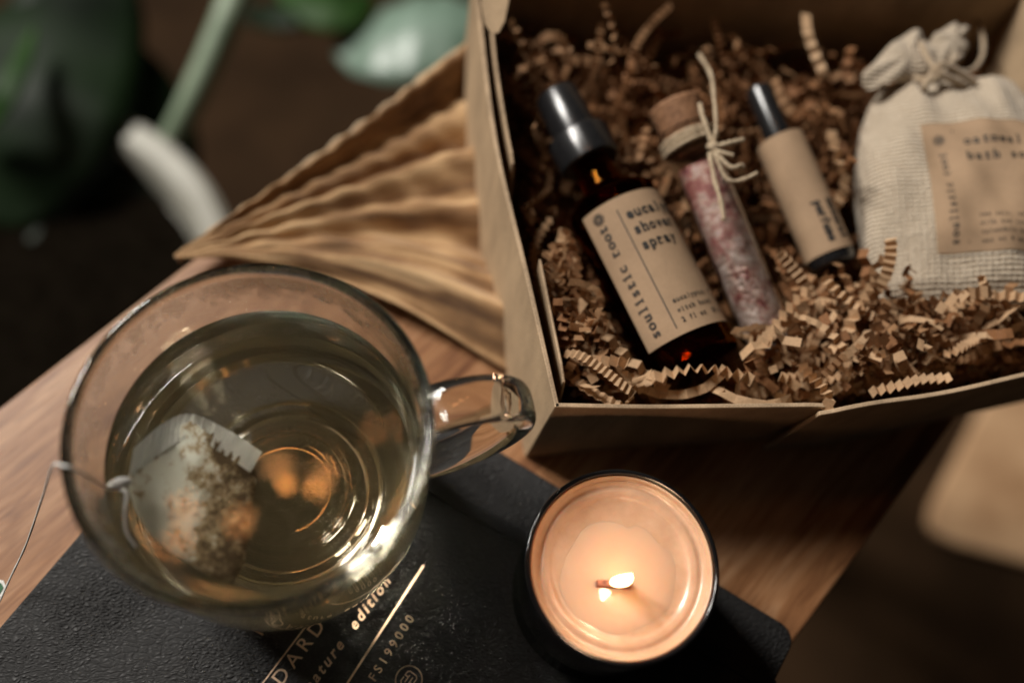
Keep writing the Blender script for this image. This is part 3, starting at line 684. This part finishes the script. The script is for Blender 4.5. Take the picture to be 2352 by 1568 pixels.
lathe('collar', [(0.7, col0), (1.20, col0), (1.27, col0+0.08), (1.30, col1-0.16), (1.24, col1-0.04), (0.9, col1), (0.5, col1)], M_BLACKP, bt, F=F, n=48, wob=lambda t, z: 1+0.010*(round(t*20) % 2))
cap = lathe('overcap', [(0.5, col1-0.1), (0.98, col1), (0.97, col1+0.3), (0.92, L-0.12), (0.86, L-0.02), (0.4, L), (0, L)], M_BLACKP, bt, F=F, n=48)
caps.append((B, F(0, 0, sh), rb, 0.04)); caps.append((F(0, 0, sh), T, 1.15))
def cyl_patch(name, F, r, a0, a1, s0, s1, mat, par, n=40, m=2, th=0.02):
    V = []; Fc = []
    for j in range(m):
        for i in range(n):
            t = R(a0+(a1-a0)*i/(n-1)); s = s0+(s1-s0)*j/(m-1)
            V.append(F((r+th)*math.sin(t), (r+th)*math.cos(t), s))
    for j in range(m-1):
        for i in range(n-1): Fc.append((j*n+i, j*n+i+1, (j+1)*n+i+1, (j+1)*n+i))
    return mesh(name, V, Fc, mat, par)
def cyl_ink(name, VF, F, r, par, a0, s_at, th=0.045):
    """lay flat lettering (x round the cylinder in cm, y along it) on a cylinder"""
    V = [F((r+th)*math.sin(R(a0)+x/r), (r+th)*math.cos(R(a0)+x/r), s_at+y) for x, y in VF[0]]
    return mesh(name, V, VF[1], M_INK, par, smooth=False)
lab0, lab1 = 0.70, bs-0.30
lb_ = cyl_patch('paper_label', F, rb, -66, 100, lab0, lab1, M_LABEL, bt)
LH = lab1-lab0
ps = LH*0.83/14.0
cyl_ink('label_print', merge([xf2(typed('soulistic root', ps*1.65, ps, 0.025), ang=90, ox=-0.22, oy=lab0+LH*0.075), xf2(flower(0.24), ox=-0.38, oy=lab0+LH*0.925)]), F, rb, lb_, -34, 0.0)
cyl_ink('label_print', rect2(0, lab0+LH*0.05, 0.045, lab0+LH*0.92), F, rb, lb_, -22, 0)
tx = []
for i, t_ in enumerate(('eucalyptus', 'shower', 'spray')): tx.append(xf2(typed(t_, 0.58, 0.31, 0.035), ox=0.42, oy=lab0+LH*(0.83-0.115*i)))
for i, t_ in enumerate(('eucalyptus +', 'witch hazel', '2 fl oz  59 ml')): tx.append(xf2(typed(t_, 0.27, 0.15, 0.02), ox=0.42, oy=lab0+LH*(0.205-0.068*i)))
cyl_ink('label_print', merge(tx), F, rb, lb_, -23, 0)

# --- corked vial of bath salts
ZV = 4.9
F, L, B, T = frame(at(1795, 850, ZV-1.4), at(1548, 240, ZV+1.2))
vt = thing('corked_vial', 'glass vial of bath salts and petals, corked and tied with twine, beside the spray bottle', 'vial', B)
rv = 1.02; LT = L*0.90
po_ = [(0.0, 0.0), (0.45, 0.06), (0.8, 0.28), (0.98, 0.65), (rv, 1.1), (rv, LT-0.6), (rv+0.02, LT-0.25), (rv+0.16, LT-0.1), (rv+0.14, LT)]
pi_ = [(rv-0.1, LT-0.05), (rv-0.1, LT-0.5), (rv-0.1, 1.1), (0.86, 0.7), (0.7, 0.38), (0.4, 0.16), (0, 0.1)]
lathe('glass_tube', po_+pi_, M_TUBE, vt, F=F, n=64, sharp=70)
rs = rv-0.12
lathe('bath_salts', [(0, 0.14), (0.35, 0.2), (0.66, 0.42), (0.82, 0.74), (rs, 1.15), (rs, L*0.4), (rs, LT*0.84), (0, LT*0.86)], M_SALTS, vt, F=F, n=56, wob=lambda t, z: 1-0.02*abs(math.sin(5*t+z*4)), sharp=80)
lathe('cork', [(0, LT-1.1), (rv-0.12, LT-1.1), (rv-0.06, LT-0.1), (rv+0.10, L-0.12), (rv+0.02, L), (0, L+0.02)], M_CORK, vt, F=F, n=48)
tw = []
for q in range(3):
    tw.append(sweep([F((rv+0.12)*math.sin(t), (rv+0.12)*math.cos(t), LT-0.78+0.16*q+0.05*math.sin(t+q)) for t in np.linspace(0, 2*math.pi, 40)], 0.10, 8, radf=lambda t: 1+0.12*math.sin(t*160)))
kz = ZV+2.35
def strand(pts, rad=0.085):
    tw.append(sweep(spline([at(x, y, z) for x, y, z in pts], 8), rad, 7, radf=lambda t: 1+0.15*math.sin(t*170)))
strand([(1640, 335, kz), (1645, 290, kz+0.3), (1640, 225, kz+0.2), (1632, 170, kz-0.6), (1606, 126, kz-1.2)])
strand([(1636, 330, kz), (1622, 290, kz+0.1), (1612, 262, kz), (1608, 240, kz-0.1)], 0.10)
strand([(1636, 340, kz), (1672, 330, kz+0.2), (1708, 322, kz+0.1)], 0.11)
strand([(1636, 345, kz), (1662, 352, kz+0.2), (1684, 358, kz+0.2)], 0.10)
strand([(1640, 350, kz), (1680, 385, kz+0.1), (1703, 380, kz), (1700, 400, kz-0.2)], 0.10)
strand([(1640, 350, kz), (1668, 410, kz-0.2), (1700, 415, kz-0.2), (1740, 398, kz)], 0.09)
strand([(1630, 352, kz), (1640, 410, kz), (1655, 460, kz), (1663, 505, kz-0.1)], 0.10)
kn = at(1636, 342, kz-0.1); tw.append(sweep(spline([kn+(-0.2, 0.1, 0), kn+(0.02, 0, 0.14), kn+(0.2, -0.1, 0)], 5), 0.2, 8, radf=lambda t: 0.5+0.6*math.sin(math.pi*t)))
mesh('twine_tie', *merge(tw), M_TWINE, vt)
caps.append((B, T, rv+0.06, 0.20))

# --- roll-on bottle
F, L, B, T = frame(at(1915, 612, 4.3), at(1740, 205, 5.5))
ro = thing('perfume_roller', 'slim black roll-on bottle wrapped in a kraft label, between the vial and the cloth bag', 'bottle', B)
c1_ = float((at(1790, 318, 5.2)-B)@((T-B)/L)); rr2 = 1.00
lathe('black_bottle', [(0, 0.08), (0.72, 0.0), (0.87, 0.08), (0.94, 0.28), (0.96, 0.6), (0.96, c1_-0.35), (0.84, c1_-0.1), (0.6, c1_), (0, c1_)], M_BLACKP, ro, F=F, n=48)
lb_ = cyl_patch('paper_label', F, rr2-0.01, -175, 175, 0.45, c1_-0.12, M_LABEL, ro, n=60)
lathe('cap', [(0.3, c1_-0.1), (0.56, c1_), (0.56, L-0.15), (0.50, L), (0, L+0.02)], M_BLACKP, ro, F=F, n=40)
cyl_ink('label_print', merge([xf2(typed('natural', 0.5, 0.26, 0.04), ang=-90, ox=0.45, oy=2.5), xf2(typed('perfume', 0.5, 0.26, 0.04), ang=-90, ox=-0.1, oy=2.5)]), F, rr2, lb_, -12, 0)
caps.append((B, F(0, 0, c1_), rr2+0.05)); caps.append((F(0, 0, c1_), T, 0.62))

# --- muslin bag
F, L, B, T = frame(at(2235, 712, 4.3), at(2163, 178, 5.3), up=(-0.22, -0.12, 1))
bag = thing('muslin_bag', 'cream woven drawstring bag with a kraft label, at the right of the box', 'bag', B)
ks = [0, .02, .08, .25, .45, .65, .78, .86, .92, .955, .975, 1.0]
kw = [3.75, 3.85, 3.95, 4.1, 4.15, 4.0, 3.65, 3.3, 2.9, 2.5, 1.3, 0.55]
kt = [0.12, 0.6, 1.2, 1.8, 2.0, 1.9, 1.6, 1.25, 0.85, 0.60, 0.5, 0.45]
NS, NA = 90, 96; V = []; uv = []
def bagp(s, a, out=0.0):
    wv_ = np.interp(s, ks, kw)+out; tv = np.interp(s, ks, kt)+out; ca, sa = math.cos(a), math.sin(a)
    x = wv_*math.copysign(abs(ca)**0.75, ca); y = tv*math.copysign(abs(sa)**0.75, sa)
    pl_ = max(0, (s-0.66)/0.34); gath = (0.13*math.sin(x*3.3+1)+0.08*math.sin(x*6.1+s*4))*pl_*min(1, (1.02-s)*12)
    y += gath*1.2; y += (0.16*math.sin(x*1.1+s*5)*math.sin(s*8)+0.07*math.sin(x*2.3-s*11+1)+0.05*math.sin(x*4+s*17))*(1 if sa > 0 else 0.3)*min(1, s*8)
    z = s*L + 0.18*(1-s)*0 + 0.22*math.cos(a*2)*(1 if s < 0.04 else 0)*0
    if s > 0.8: z += -0.35*math.sin(math.pi*min(1, (s-0.8)/0.2))*(abs(x)/4)*0
    z += -0.30*(abs(x)/4)**3*(1-s)*-0.4
    return F(x, y, z)
for j in range(NS):
    s = j/(NS-1)
    for i in range(NA):
        a = 2*math.pi*i/NA; p = bagp(s, a); V.append(p); xx = np.interp(s, ks, kw)*math.copysign(abs(math.cos(a))**0.75, math.cos(a)); uv.append((xx*0.32+0.5, s*L*0.32))
Fc = [(j*NA+i, j*NA+(i+1) % NA, (j+1)*NA+(i+1) % NA, (j+1)*NA+i) for j in range(NS-1) for i in range(NA)]
Fc += [tuple(range(NA)), tuple(range((NS-1)*NA, NS*NA))]
o = mesh('pouch', V, Fc, M_MUSLIN, bag, uvs=uv); bm = bmesh.new(); bm.from_mesh(o.data); bmesh.ops.recalc_face_normals(bm, faces=bm.faces); bm.to_mesh(o.data); bm.free()
zt = 5.9
for ol, th_, zz in (([(2165, 168), (2120, 175), (2060, 192), (2000, 202), (1976, 180), (2010, 140), (2045, 105), (2080, 78), (2112, 74), (2140, 100), (2170, 140)], 0.42, zt),
                    ([(2160, 160), (2135, 110), (2150, 75), (2190, 58), (2216, 60), (2224, 95), (2215, 128), (2185, 155)], 0.38, zt+0.1)):
    O2 = spline([at(x, y, zz) for x, y in ol+ol[:1]], 5)[:-1]
    V, Fc, uv = inflate(O2, None, th_, 8, pleat=lambda u, t: 0.16*math.sin(u*38)*(1-t), power=0.7)
    mesh('ruffle', V, Fc, M_MUSLIN, bag, uvs=[(a*1.5, b*1.2) for a, b in uv])
cr = []
for pts, rd in (([(2120, 205, zt+.5), (2145, 165, zt+.8), (2165, 150, zt+.9), (2200, 165, zt+.7), (2240, 190, zt+.4)], 0.16),
                ([(2215, 195, zt+.4), (2180, 180, zt+.7), (2150, 160, zt+.85), (2128, 130, zt+.7), (2115, 100, zt+.5)], 0.16),
                ([(2100, 180, zt+.2), (2140, 185, zt+.7), (2180, 150, zt+.8), (2205, 130, zt+.5)], 0.14),
                ([(2190, 165, zt+.5), (2235, 160, zt), (2258, 120, zt-.6), (2250, 60, zt-1), (2215, 30, zt-1.2), (2170, 32, zt-1.4)], 0.11)):
    cr.append(sweep(spline([at(x, y, z) for x, y, z in pts], 8), rd, 8, radf=lambda t: 1+0.1*math.sin(t*90)))
mesh('drawstring', *merge(cr), M_MUSLIN, bag)
# label sewn on the bag: a patch that follows its surface
def bag_xy(x, z):  # top surface point at local (x, z)
    s = z/L; wv_ = np.interp(s, ks, kw); ca = max(-1, min(1, x/wv_)); ca = math.copysign(abs(ca)**(1/0.75), ca); a = math.acos(ca)
    return bagp(s, a)
def bag_local(px, py):
    z_ = 6.4; p = at(px, py, z_)
    for _ in range(6):
        q = np.array([(p-B)@(F(1, 0, 0)-F(0, 0, 0)), 0, (p-B)@(F(0, 0, 1)-F(0, 0, 0))]); t_ = bag_xy(max(-3.9, min(3.9, q[0])), max(0.1, min(L*0.95, q[2]))); p = at(px, py, t_[2]+0.03)
    return q[0], q[2]
q00 = bag_local(2153, 584); q01 = bag_local(2113, 288)
lx0, lz0, lz1 = (q00[0]+q01[0])/2, q00[1], q01[1]; lx1 = min(3.6, lx0+5.0); shear = (q01[0]-q00[0])
nup = F(0, 1, 0)-F(0, 0, 0)
def lab_pt(u, v, e): return bag_xy(lx0+shear*(v-0.5)+u, lz0+(lz1-lz0)*v)+nup*e
V = []; n1, n2 = 30, 30; W_ = lx1-lx0
for j in range(n2):
    for i in range(n1): V.append(lab_pt(W_*i/(n1-1), j/(n2-1), 0.05))
lb_ = mesh('paper_label', V, [(j*n1+i, j*n1+i+1, (j+1)*n1+i+1, (j+1)*n1+i) for j in range(n2-1) for i in range(n1-1)], M_LABEL, bag)
H_ = lz1-lz0; tx = [rect2(1.15, H_*0.06, 1.20, H_*0.93), xf2(flower(0.22), ox=0.62, oy=H_*0.86)]
pz = H_*0.72/14; tx.append(xf2(typed('soulistic root', pz*1.5, pz, 0.02), ang=90, ox=0.80, oy=H_*0.07))
for i, t_ in enumerate(('oatmeal', 'bath soak')): tx.append(xf2(typed(t_, 0.55, 0.33, 0.025), ox=1.65, oy=H_*(0.80-0.125*i)))
for i, t_ in enumerate(('sea salt, oat', 'milk and lavender', 'calendula buds', 'net wt 4 oz')): tx.append(xf2(typed(t_, 0.24, 0.145, 0.01), ox=1.72, oy=H_*(0.245-0.062*i)))
VF = merge(tx); mesh('label_print', [lab_pt(x, y/H_, 0.065) for x, y in VF[0]], VF[1], M_INK, lb_, smooth=False)
for xx in (-2.2, 0, 2.2): caps.append((F(xx, 0, 0.9), F(xx*0.8, 0, L*0.86), 1.55))
caps.append((F(0, 0, L*0.8), T, 0.9))
for xx in (-3.1, 3.1): caps.append((F(xx, 0, 0.7), F(xx*0.95, 0, L*0.7), 0.95))

# ================================================================== crinkled paper shred
def crinkle(length, width=0.36, period=0.30, amp=0.14, curl=0.5, twist=0.6, seed=0, start=None, head=None, path=None, straight=0.15):
    g = np.random.default_rng(seed); n = max(6, int(length/(period/2))); step = period/2
    if path is not None:
        P = spline(path, 24); d = np.cumsum([0]+[np.linalg.norm(P[i+1]-P[i]) for i in range(len(P)-1)]); n = max(4, int(d[-1]/step))
        C_ = [np.array([np.interp(t, d, [p[k] for p in P]) for k in range(3)]) for t in np.linspace(0, d[-1], n)]
        up_ = np.array([0, 0.3, 1.0])
    else:
        C_ = [np.zeros(3)]; yaw = 0.0; pit = g.uniform(-0.3, 0.3); ky = g.uniform(-curl, curl); kp = g.uniform(-curl, curl)*0.6
        for i in range(n-1):
            ky += g.normal(0, 0.10); kp += g.normal(0, 0.07); ky *= 0.97; kp *= 0.95; yaw += ky*step; pit += kp*step; pit *= 0.985
            C_.append(C_[-1]+step*np.array([math.cos(yaw)*math.cos(pit), math.sin(yaw)*math.cos(pit), math.sin(pit)]))
        c = sum(C_)/len(C_); C_ = [p-c for p in C_]; ph = g.uniform(0, 6.28); up_ = np.array([0, math.cos(ph), math.sin(ph)])
    V = []; tw = g.uniform(-twist, twist); ang = 0; flat_run = 0
    for i, p in enumerate(C_):
        tg = C_[min(i+1, len(C_)-1)]-C_[max(i-1, 0)]; tg /= np.linalg.norm(tg)+1e-9
        up_ = up_-tg*(up_@tg); up_ /= np.linalg.norm(up_)+1e-9; sd_ = np.cross(tg, up_)
        ang = tw*i*step; u2 = up_*math.cos(ang)+sd_*math.sin(ang); s2_ = np.cross(tg, u2)
        if flat_run > 0: flat_run -= 1; A = 0.02
        else:
            A = amp*g.uniform(0.75, 1.2)
            if g.random() < straight*0.15: flat_run = int(g.integers(3, 7))
        off = u2*A*(1 if i % 2 else -1); wv_ = width/2
        jit = tg*g.normal(0, 0.012)
        V += [p+off+s2_*wv_+jit, p+off-s2_*wv_-jit*0.5]
    m = len(C_); top_ = V; u_th = 0.014
    Fc = [(2*i, 2*i+1, 2*i+3, 2*i+2) for i in range(m-1)]
    return V, Fc
def rotm(z, y, x): return np.array((Matrix.Rotation(z, 3, 'Z') @ Matrix.Rotation(y, 3, 'Y') @ Matrix.Rotation(x, 3, 'X')))
poly = np.array([(4.35, 11.75), (13.3, 12.0), (26.8, 15.0), (25.3, 31.3), (1.5, 31.3), (1.9, 24), (3.0, 17)])
def inside(P, ins=0.15):
    ok = np.ones(len(P), bool)
    for i in range(len(poly)):
        a, b = poly[i], poly[(i+1) % len(poly)]; d = (b-a)/np.linalg.norm(b-a); n_ = np.array([-d[1], d[0]]); ok &= ((P[:, :2]-a)@n_ > ins)
    return ok.all()
def clear(P, pad=0.10, over=True):
    for A, B_, r, t0 in [(*c, 0.0)[:4] for c in caps]:
        A = np.array(A); d = np.array(B_)-A; L2 = d@d; t = np.clip(((P-A)@d)/L2, 0, 1); q = A+t[:, None]*d
        if (np.linalg.norm(P-q, axis=1) < r+pad).any(): return False
        # keep strips from hanging over the things as seen from above or from the camera's side
        e = q-P; sh_ = P[:, :2]+(P[:, :2]-np.array([0, 0]))*((P[:, 2]-q[:, 2])/(CAMZ-P[:, 2]))[:, None]
        if over and ((t > t0) & (P[:, 2] > q[:, 2]) & (np.linalg.norm(sh_-q[:, :2], axis=1) < r*1.10)).any(): return False
    return True
def surf_z(x, y): return 3.25+1.7*max(0, min(1, (21-y)/6))+0.5*math.sin(x*0.9+y*0.4)*math.sin(y*0.8-0.5*x)+0.35*math.sin(x*2.1)*math.cos(y*1.7)
protos = []
for k in range(64):
    Ln = random.uniform(2.2, 9.0)
    if k % 5 == 0: protos.append(crinkle(random.uniform(2, 6), width=random.uniform(0.25, 0.5), period=random.choice([0.5, 0.9]), amp=0.03, curl=random.uniform(0.8, 1.8), twist=random.uniform(0.3, 1.2), seed=900+k)); continue
    protos.append(crinkle(Ln, width=random.uniform(0.26, 0.48), period=random.choice([0.28, 0.34, 0.42, 0.55, 0.7]), amp=random.uniform(0.10, 0.19), curl=random.uniform(0.1, 0.9), twist=random.uniform(0.1, 0.9), seed=100+k))
pmesh = [None]*len(protos)
def place(k, zoff, tries=30, tilt=0.35, region=None, over=True):
    Vp = np.array(protos[k][0])
    for _ in range(tries):
        x, y = (rng.uniform(1.5, 26), rng.uniform(11.6, 31.3)) if region is None else (rng.uniform(*region[0]), rng.uniform(*region[1]))
        M = rotm(rng.uniform(0, 6.28), rng.normal(0, tilt), rng.uniform(0, 6.28)); c = np.array([x, y, surf_z(x, y)+zoff])
        P = Vp@M.T+c
        if P[:, 2].max() > 7.4 or P[:, 2].min() < 0.3: continue
        if inside(P) and clear(P, 0.08, over): return M, c, P
    return None
# the mass underneath, which nobody could count: one object
BV, BF = [], []
for i in range(1800):
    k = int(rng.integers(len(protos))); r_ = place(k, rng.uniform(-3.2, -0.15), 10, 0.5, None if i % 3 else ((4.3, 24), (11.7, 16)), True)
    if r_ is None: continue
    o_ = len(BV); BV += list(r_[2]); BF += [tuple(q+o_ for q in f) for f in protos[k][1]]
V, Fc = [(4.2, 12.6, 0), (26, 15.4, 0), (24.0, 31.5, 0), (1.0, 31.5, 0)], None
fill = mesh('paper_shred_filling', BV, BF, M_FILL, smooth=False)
tag(fill, 'dense tangle of crinkled brown kraft paper shred filling the box', 'paper shred', kind='stuff')
GR = 'crinkled kraft paper strips on top of the box filling'
LB = 'loose crinkled strip of brown kraft paper on top of the box filling'
cnt = 0
spots = [((4.3, 22), (11.7, 16.5))]*150+[((4.2, 12), (11.7, 17))]*40+[((2, 12), (14, 24))]*30+[((1.6, 6), (17, 31))]*25+[None]*50
for reg in spots:
    k = int(rng.integers(len(protos)))
    if reg is None or reg[1][0] != 11.7: k = min(len(protos)-1, k-k % 3)  # off the front only darker kraft: the rear's shade put into strip colour
    r_ = place(k, rng.uniform(-0.3, 0.75), 70, 0.3, reg)
    if r_ is None: continue
    M, c, P = r_
    if pmesh[k] is None:
        o = mesh('paper_strip', protos[k][0], protos[k][1], M_SHRED if k % 3 == 0 else M_SHRED2, smooth=False); pmesh[k] = o.data
    else:
        o = bpy.data.objects.new('paper_strip', pmesh[k]); sc.collection.objects.link(o)
    o.matrix_world = Matrix.Translation(tuple(float(q)*S for q in c)) @ Matrix(M.tolist()).to_4x4()
    tag(o, LB, 'paper strip', GR); cnt += 1
# the strips one can single out in the photograph
hero = [
 ('long looping kraft paper strip arching near the front left corner of the box', [(1293, 812, 6.3), (1330, 815, 6.6), (1380, 845, 6.7), (1425, 880, 6.6), (1452, 905, 6.3), (1440, 925, 5.9)], dict(width=0.40, period=0.22, amp=0.05, twist=0.0)),
 ('straight pleated kraft paper strip lying against the front left corner of the box', [(1296, 850, 5.6), (1345, 890, 5.8), (1400, 920, 5.9), (1440, 940, 5.8)], dict(width=0.40, period=0.30, amp=0.05, twist=0.0)),
 ('pale zigzag kraft paper strip standing up on the lower end of the vial', [(1700, 812, 6.2), (1752, 790, 6.5), (1775, 760, 6.7), (1800, 775, 6.8), (1830, 790, 6.6)], dict(width=0.36, period=0.85, amp=0.22, twist=0.0)),
 ('zigzag kraft paper strip stepping down left of the bottle base', [(1310, 745, 5.6), (1355, 752, 5.9), (1400, 780, 6.0), (1440, 820, 6.0), (1490, 860, 5.8), (1530, 895, 5.5)], dict(width=0.40, period=0.62, amp=0.15, twist=0.0)),
 ('tightly pleated kraft paper strip curling down to the slit in the box front', [(1838, 835, 6.2), (1865, 865, 6.5), (1890, 890, 6.6), (1905, 915, 6.6), (1898, 940, 6.7)], dict(width=0.40, period=0.26, amp=0.13, twist=0.0)),
 ('long kraft paper strip twisting along the middle of the box front edge', [(1625, 885, 5.8), (1665, 905, 6.1), (1720, 925, 6.2), (1770, 930, 6.3), (1820, 915, 6.1)], dict(width=0.36, period=0.9, amp=0.04, twist=0.5)),
 ('pale looped kraft paper strip below the right corner of the bag', [(2270, 700, 6.0), (2300, 695, 6.3), (2325, 712, 6.3), (2345, 745, 6.1), (2318, 760, 5.8)], dict(width=0.40, period=0.5, amp=0.04, twist=0.1)),
 ('tightly folded kraft paper strip poking up below the bag', [(2165, 815, 6.2), (2195, 805, 6.5), (2230, 785, 6.4), (2262, 770, 6.0), (2275, 745, 5.6)], dict(width=0.34, period=0.20, amp=0.13, twist=0.0)),
 ('pale kraft paper strip bent over in front of the bag', [(2000, 745, 5.9), (2020, 735, 6.2), (2055, 750, 6.2), (2075, 770, 5.9)], dict(width=0.36, period=0.7, amp=0.05, twist=0.2)),
 ('spiralling kraft paper strip between the roll-on bottle and the bag', [(1905, 300, 5.2), (1920, 340, 5.7), (1935, 385, 5.5), (1940, 430, 5.6), (1915, 480, 5.3)], dict(width=0.42, period=0.55, amp=0.16, twist=0.2)),
 ('zigzag kraft paper strip left of the spray bottle', [(1300, 520, 5.4), (1290, 550, 5.5), (1285, 585, 5.4), (1272, 620, 5.2), (1290, 665, 5.3)], dict(width=0.42, period=0.5, amp=0.18, twist=0.2)),
 ('curved kraft paper strip rising at the back of the box behind the roll-on bottle', [(1850, 30, 5.8), (1855, 75, 5.9), (1870, 120, 5.6), (1895, 175, 5.2)], dict(width=0.42, period=0.5, amp=0.06, twist=0.3)),
 ('pleated kraft paper strip lying along the front edge below the bag', [(2000, 900, 6.5), (2060, 885, 6.7), (2120, 870, 6.7), (2180, 868, 6.6)], dict(width=0.36, period=0.30, amp=0.13, twist=0.0)),
 ('bright folded kraft paper strip between the roll-on bottle and the bag bottom', [(1955, 650, 5.3), (1975, 665, 5.6), (1990, 690, 5.5), (1965, 715, 5.2), (1920, 700, 5.0)], dict(width=0.5, period=0.9, amp=0.06, twist=0.3)),
]
for i, (lab, pth, kw_) in enumerate(hero):
    V, Fc = crinkle(1, path=[at(*p) for p in pth], seed=500+i, straight=0, **kw_)
    o = mesh('paper_strip', V, Fc, M_SHRED2, smooth=False); tag(o, lab, 'paper strip', GR)

# ================================================================== plants and planter below the table, out of focus
plant = thing('potted_plant', 'leafy green plant in a pale ceramic pot on the floor beyond the table', 'plant', (-42, 60, Z_FLOOR))
def blade(p0, p1, p2, wdt, name, mat, par, droop=0.0, n=24, m=9):
    C_ = spline([p0, p1, p2], n//2); V = []; N_ = len(C_)
    for i, p in enumerate(C_):
        t = i/(N_-1); tg = C_[min(i+1, N_-1)]-C_[max(i-1, 0)]; tg /= np.linalg.norm(tg); s_ = np.cross(tg, (0, 0, 1)); s_ /= np.linalg.norm(s_)+1e-9
        w_ = wdt*math.sin(math.pi*min(1, t*0.97+0.03))**0.7
        for k in range(m):
            q = (k/(m-1)-0.5)*2; V.append(p+s_*w_*q+np.array([0, 0, 1])*(-abs(q)**1.5*w_*0.25+0.04*wdt*math.sin(t*30)*abs(q)))
    Fc = [(i*m+k, i*m+k+1, (i+1)*m+k+1, (i+1)*m+k) for i in range(N_-1) for k in range(m-1)]
    o = mesh(name, V, Fc, mat, par); sd = o.modifiers.new('thick', 'SOLIDIFY'); sd.thickness = 0.001; return o
zz = -33
blade(at(-30, 520, zz), at(50, 180, zz+6), at(240, -140, zz+2), 8.6, 'leaf', M_LEAF, plant)
blade(at(120, 640, zz-4), at(190, 330, zz+2), at(60, -60, zz+4), 9.2, 'leaf', M_LEAF, plant)
blade(at(-80, 760, zz-6), at(60, 560, zz), at(230, 380, zz-3), 7.2, 'leaf', M_LEAF, plant)
blade(at(270, 640, zz-8), at(285, 450, zz-1), at(235, 190, zz+3), 4.6, 'leaf', M_LEAF, plant)
blade(at(-60, 330, zz+5), at(10, 210, zz+9), at(80, 60, zz+8), 1.1, 'leaf', M_LEAF3, plant)
blade(at(560, 30, zz-8), at(690, 5, zz-4), at(800, -50, zz-4), 3.0, 'leaf', M_LEAF, plant)
blade(at(770, 100, zz-3), at(960, 62, zz+1), at(1190, 50, zz+1), 5.4, 'leaf', M_LEAF2, plant)
blade(at(640, -40, zz-2), at(760, 12, zz), at(860, -10, zz-1), 2.8, 'leaf', M_LEAF3, plant)
blade(at(190, 640, zz-3), at(205, 628, zz-2), at(222, 618, zz-3), 1.2, 'leaf', M_LEAF2, plant)
V, Fc = sweep(spline([at(560, -60, -24), at(515, 60, -25), at(440, 230, -28), at(385, 340, -32), at(352, 450, -38)], 10), 1.35, 12, radf=lambda t: 1-0.35*t)
mesh('stem', V, Fc, M_STEM, plant)
pc = at(-55, 695, -30); k_ = 1.17
lathe('pot', [(0, Z_FLOOR), (12.5*k_, Z_FLOOR), (14.5*k_, -45), (16.6*k_, -30.6), (16.9*k_, -30), (16.4*k_, -29.5), (15.0*k_, -29.5), (14.6*k_, -30), (14.2*k_, -34), (0, -34)], M_POT, plant, c=(pc[0], pc[1]), n=72)
lathe('soil', [(0, -33.9), (14.1*k_, -33.9), (14.0*k_, -33.2), (0, -32.8)], M_SOIL, plant, c=(pc[0], pc[1]), n=48)

# ================================================================== string lights above, seen as discs reflected in the tea
BG = 'warm fairy light bulbs hanging overhead'
for i, (px, py) in enumerate(((640, 1072), (742, 1090), (550, 1196), (425, 1165), (412, 1238), (862, 985))):
    h = at(px, py, TL); v = h-np.array([0, 0, CAMZ]); v /= np.linalg.norm(v); v[2] = -v[2]; p = h+v*((135+6*i)/v[2])
    b = thing('fairy_light', 'small warm round bulb hanging overhead, mirrored as an orange disc in the tea', 'light bulb', p, BG)
    r0 = 1.75 if i < 5 else 1.3
    lathe('bulb', [(0, -r0)]+[(r0*math.cos(t), r0*math.sin(t)) for t in np.linspace(-1.3, 1.2, 9)]+[(0, r0)], M_BULB, b, F=lambda x, y, z, p=p: p+np.array([x, y, z]), n=20, sharp=90)
    lathe('socket', [(0, r0*0.9), (0.5, r0*0.9), (0.5, r0+1.4), (0, r0+1.4)], M_BLACKP, b, F=lambda x, y, z, p=p: p+np.array([x, y, z]), n=16)
print('strips', cnt)
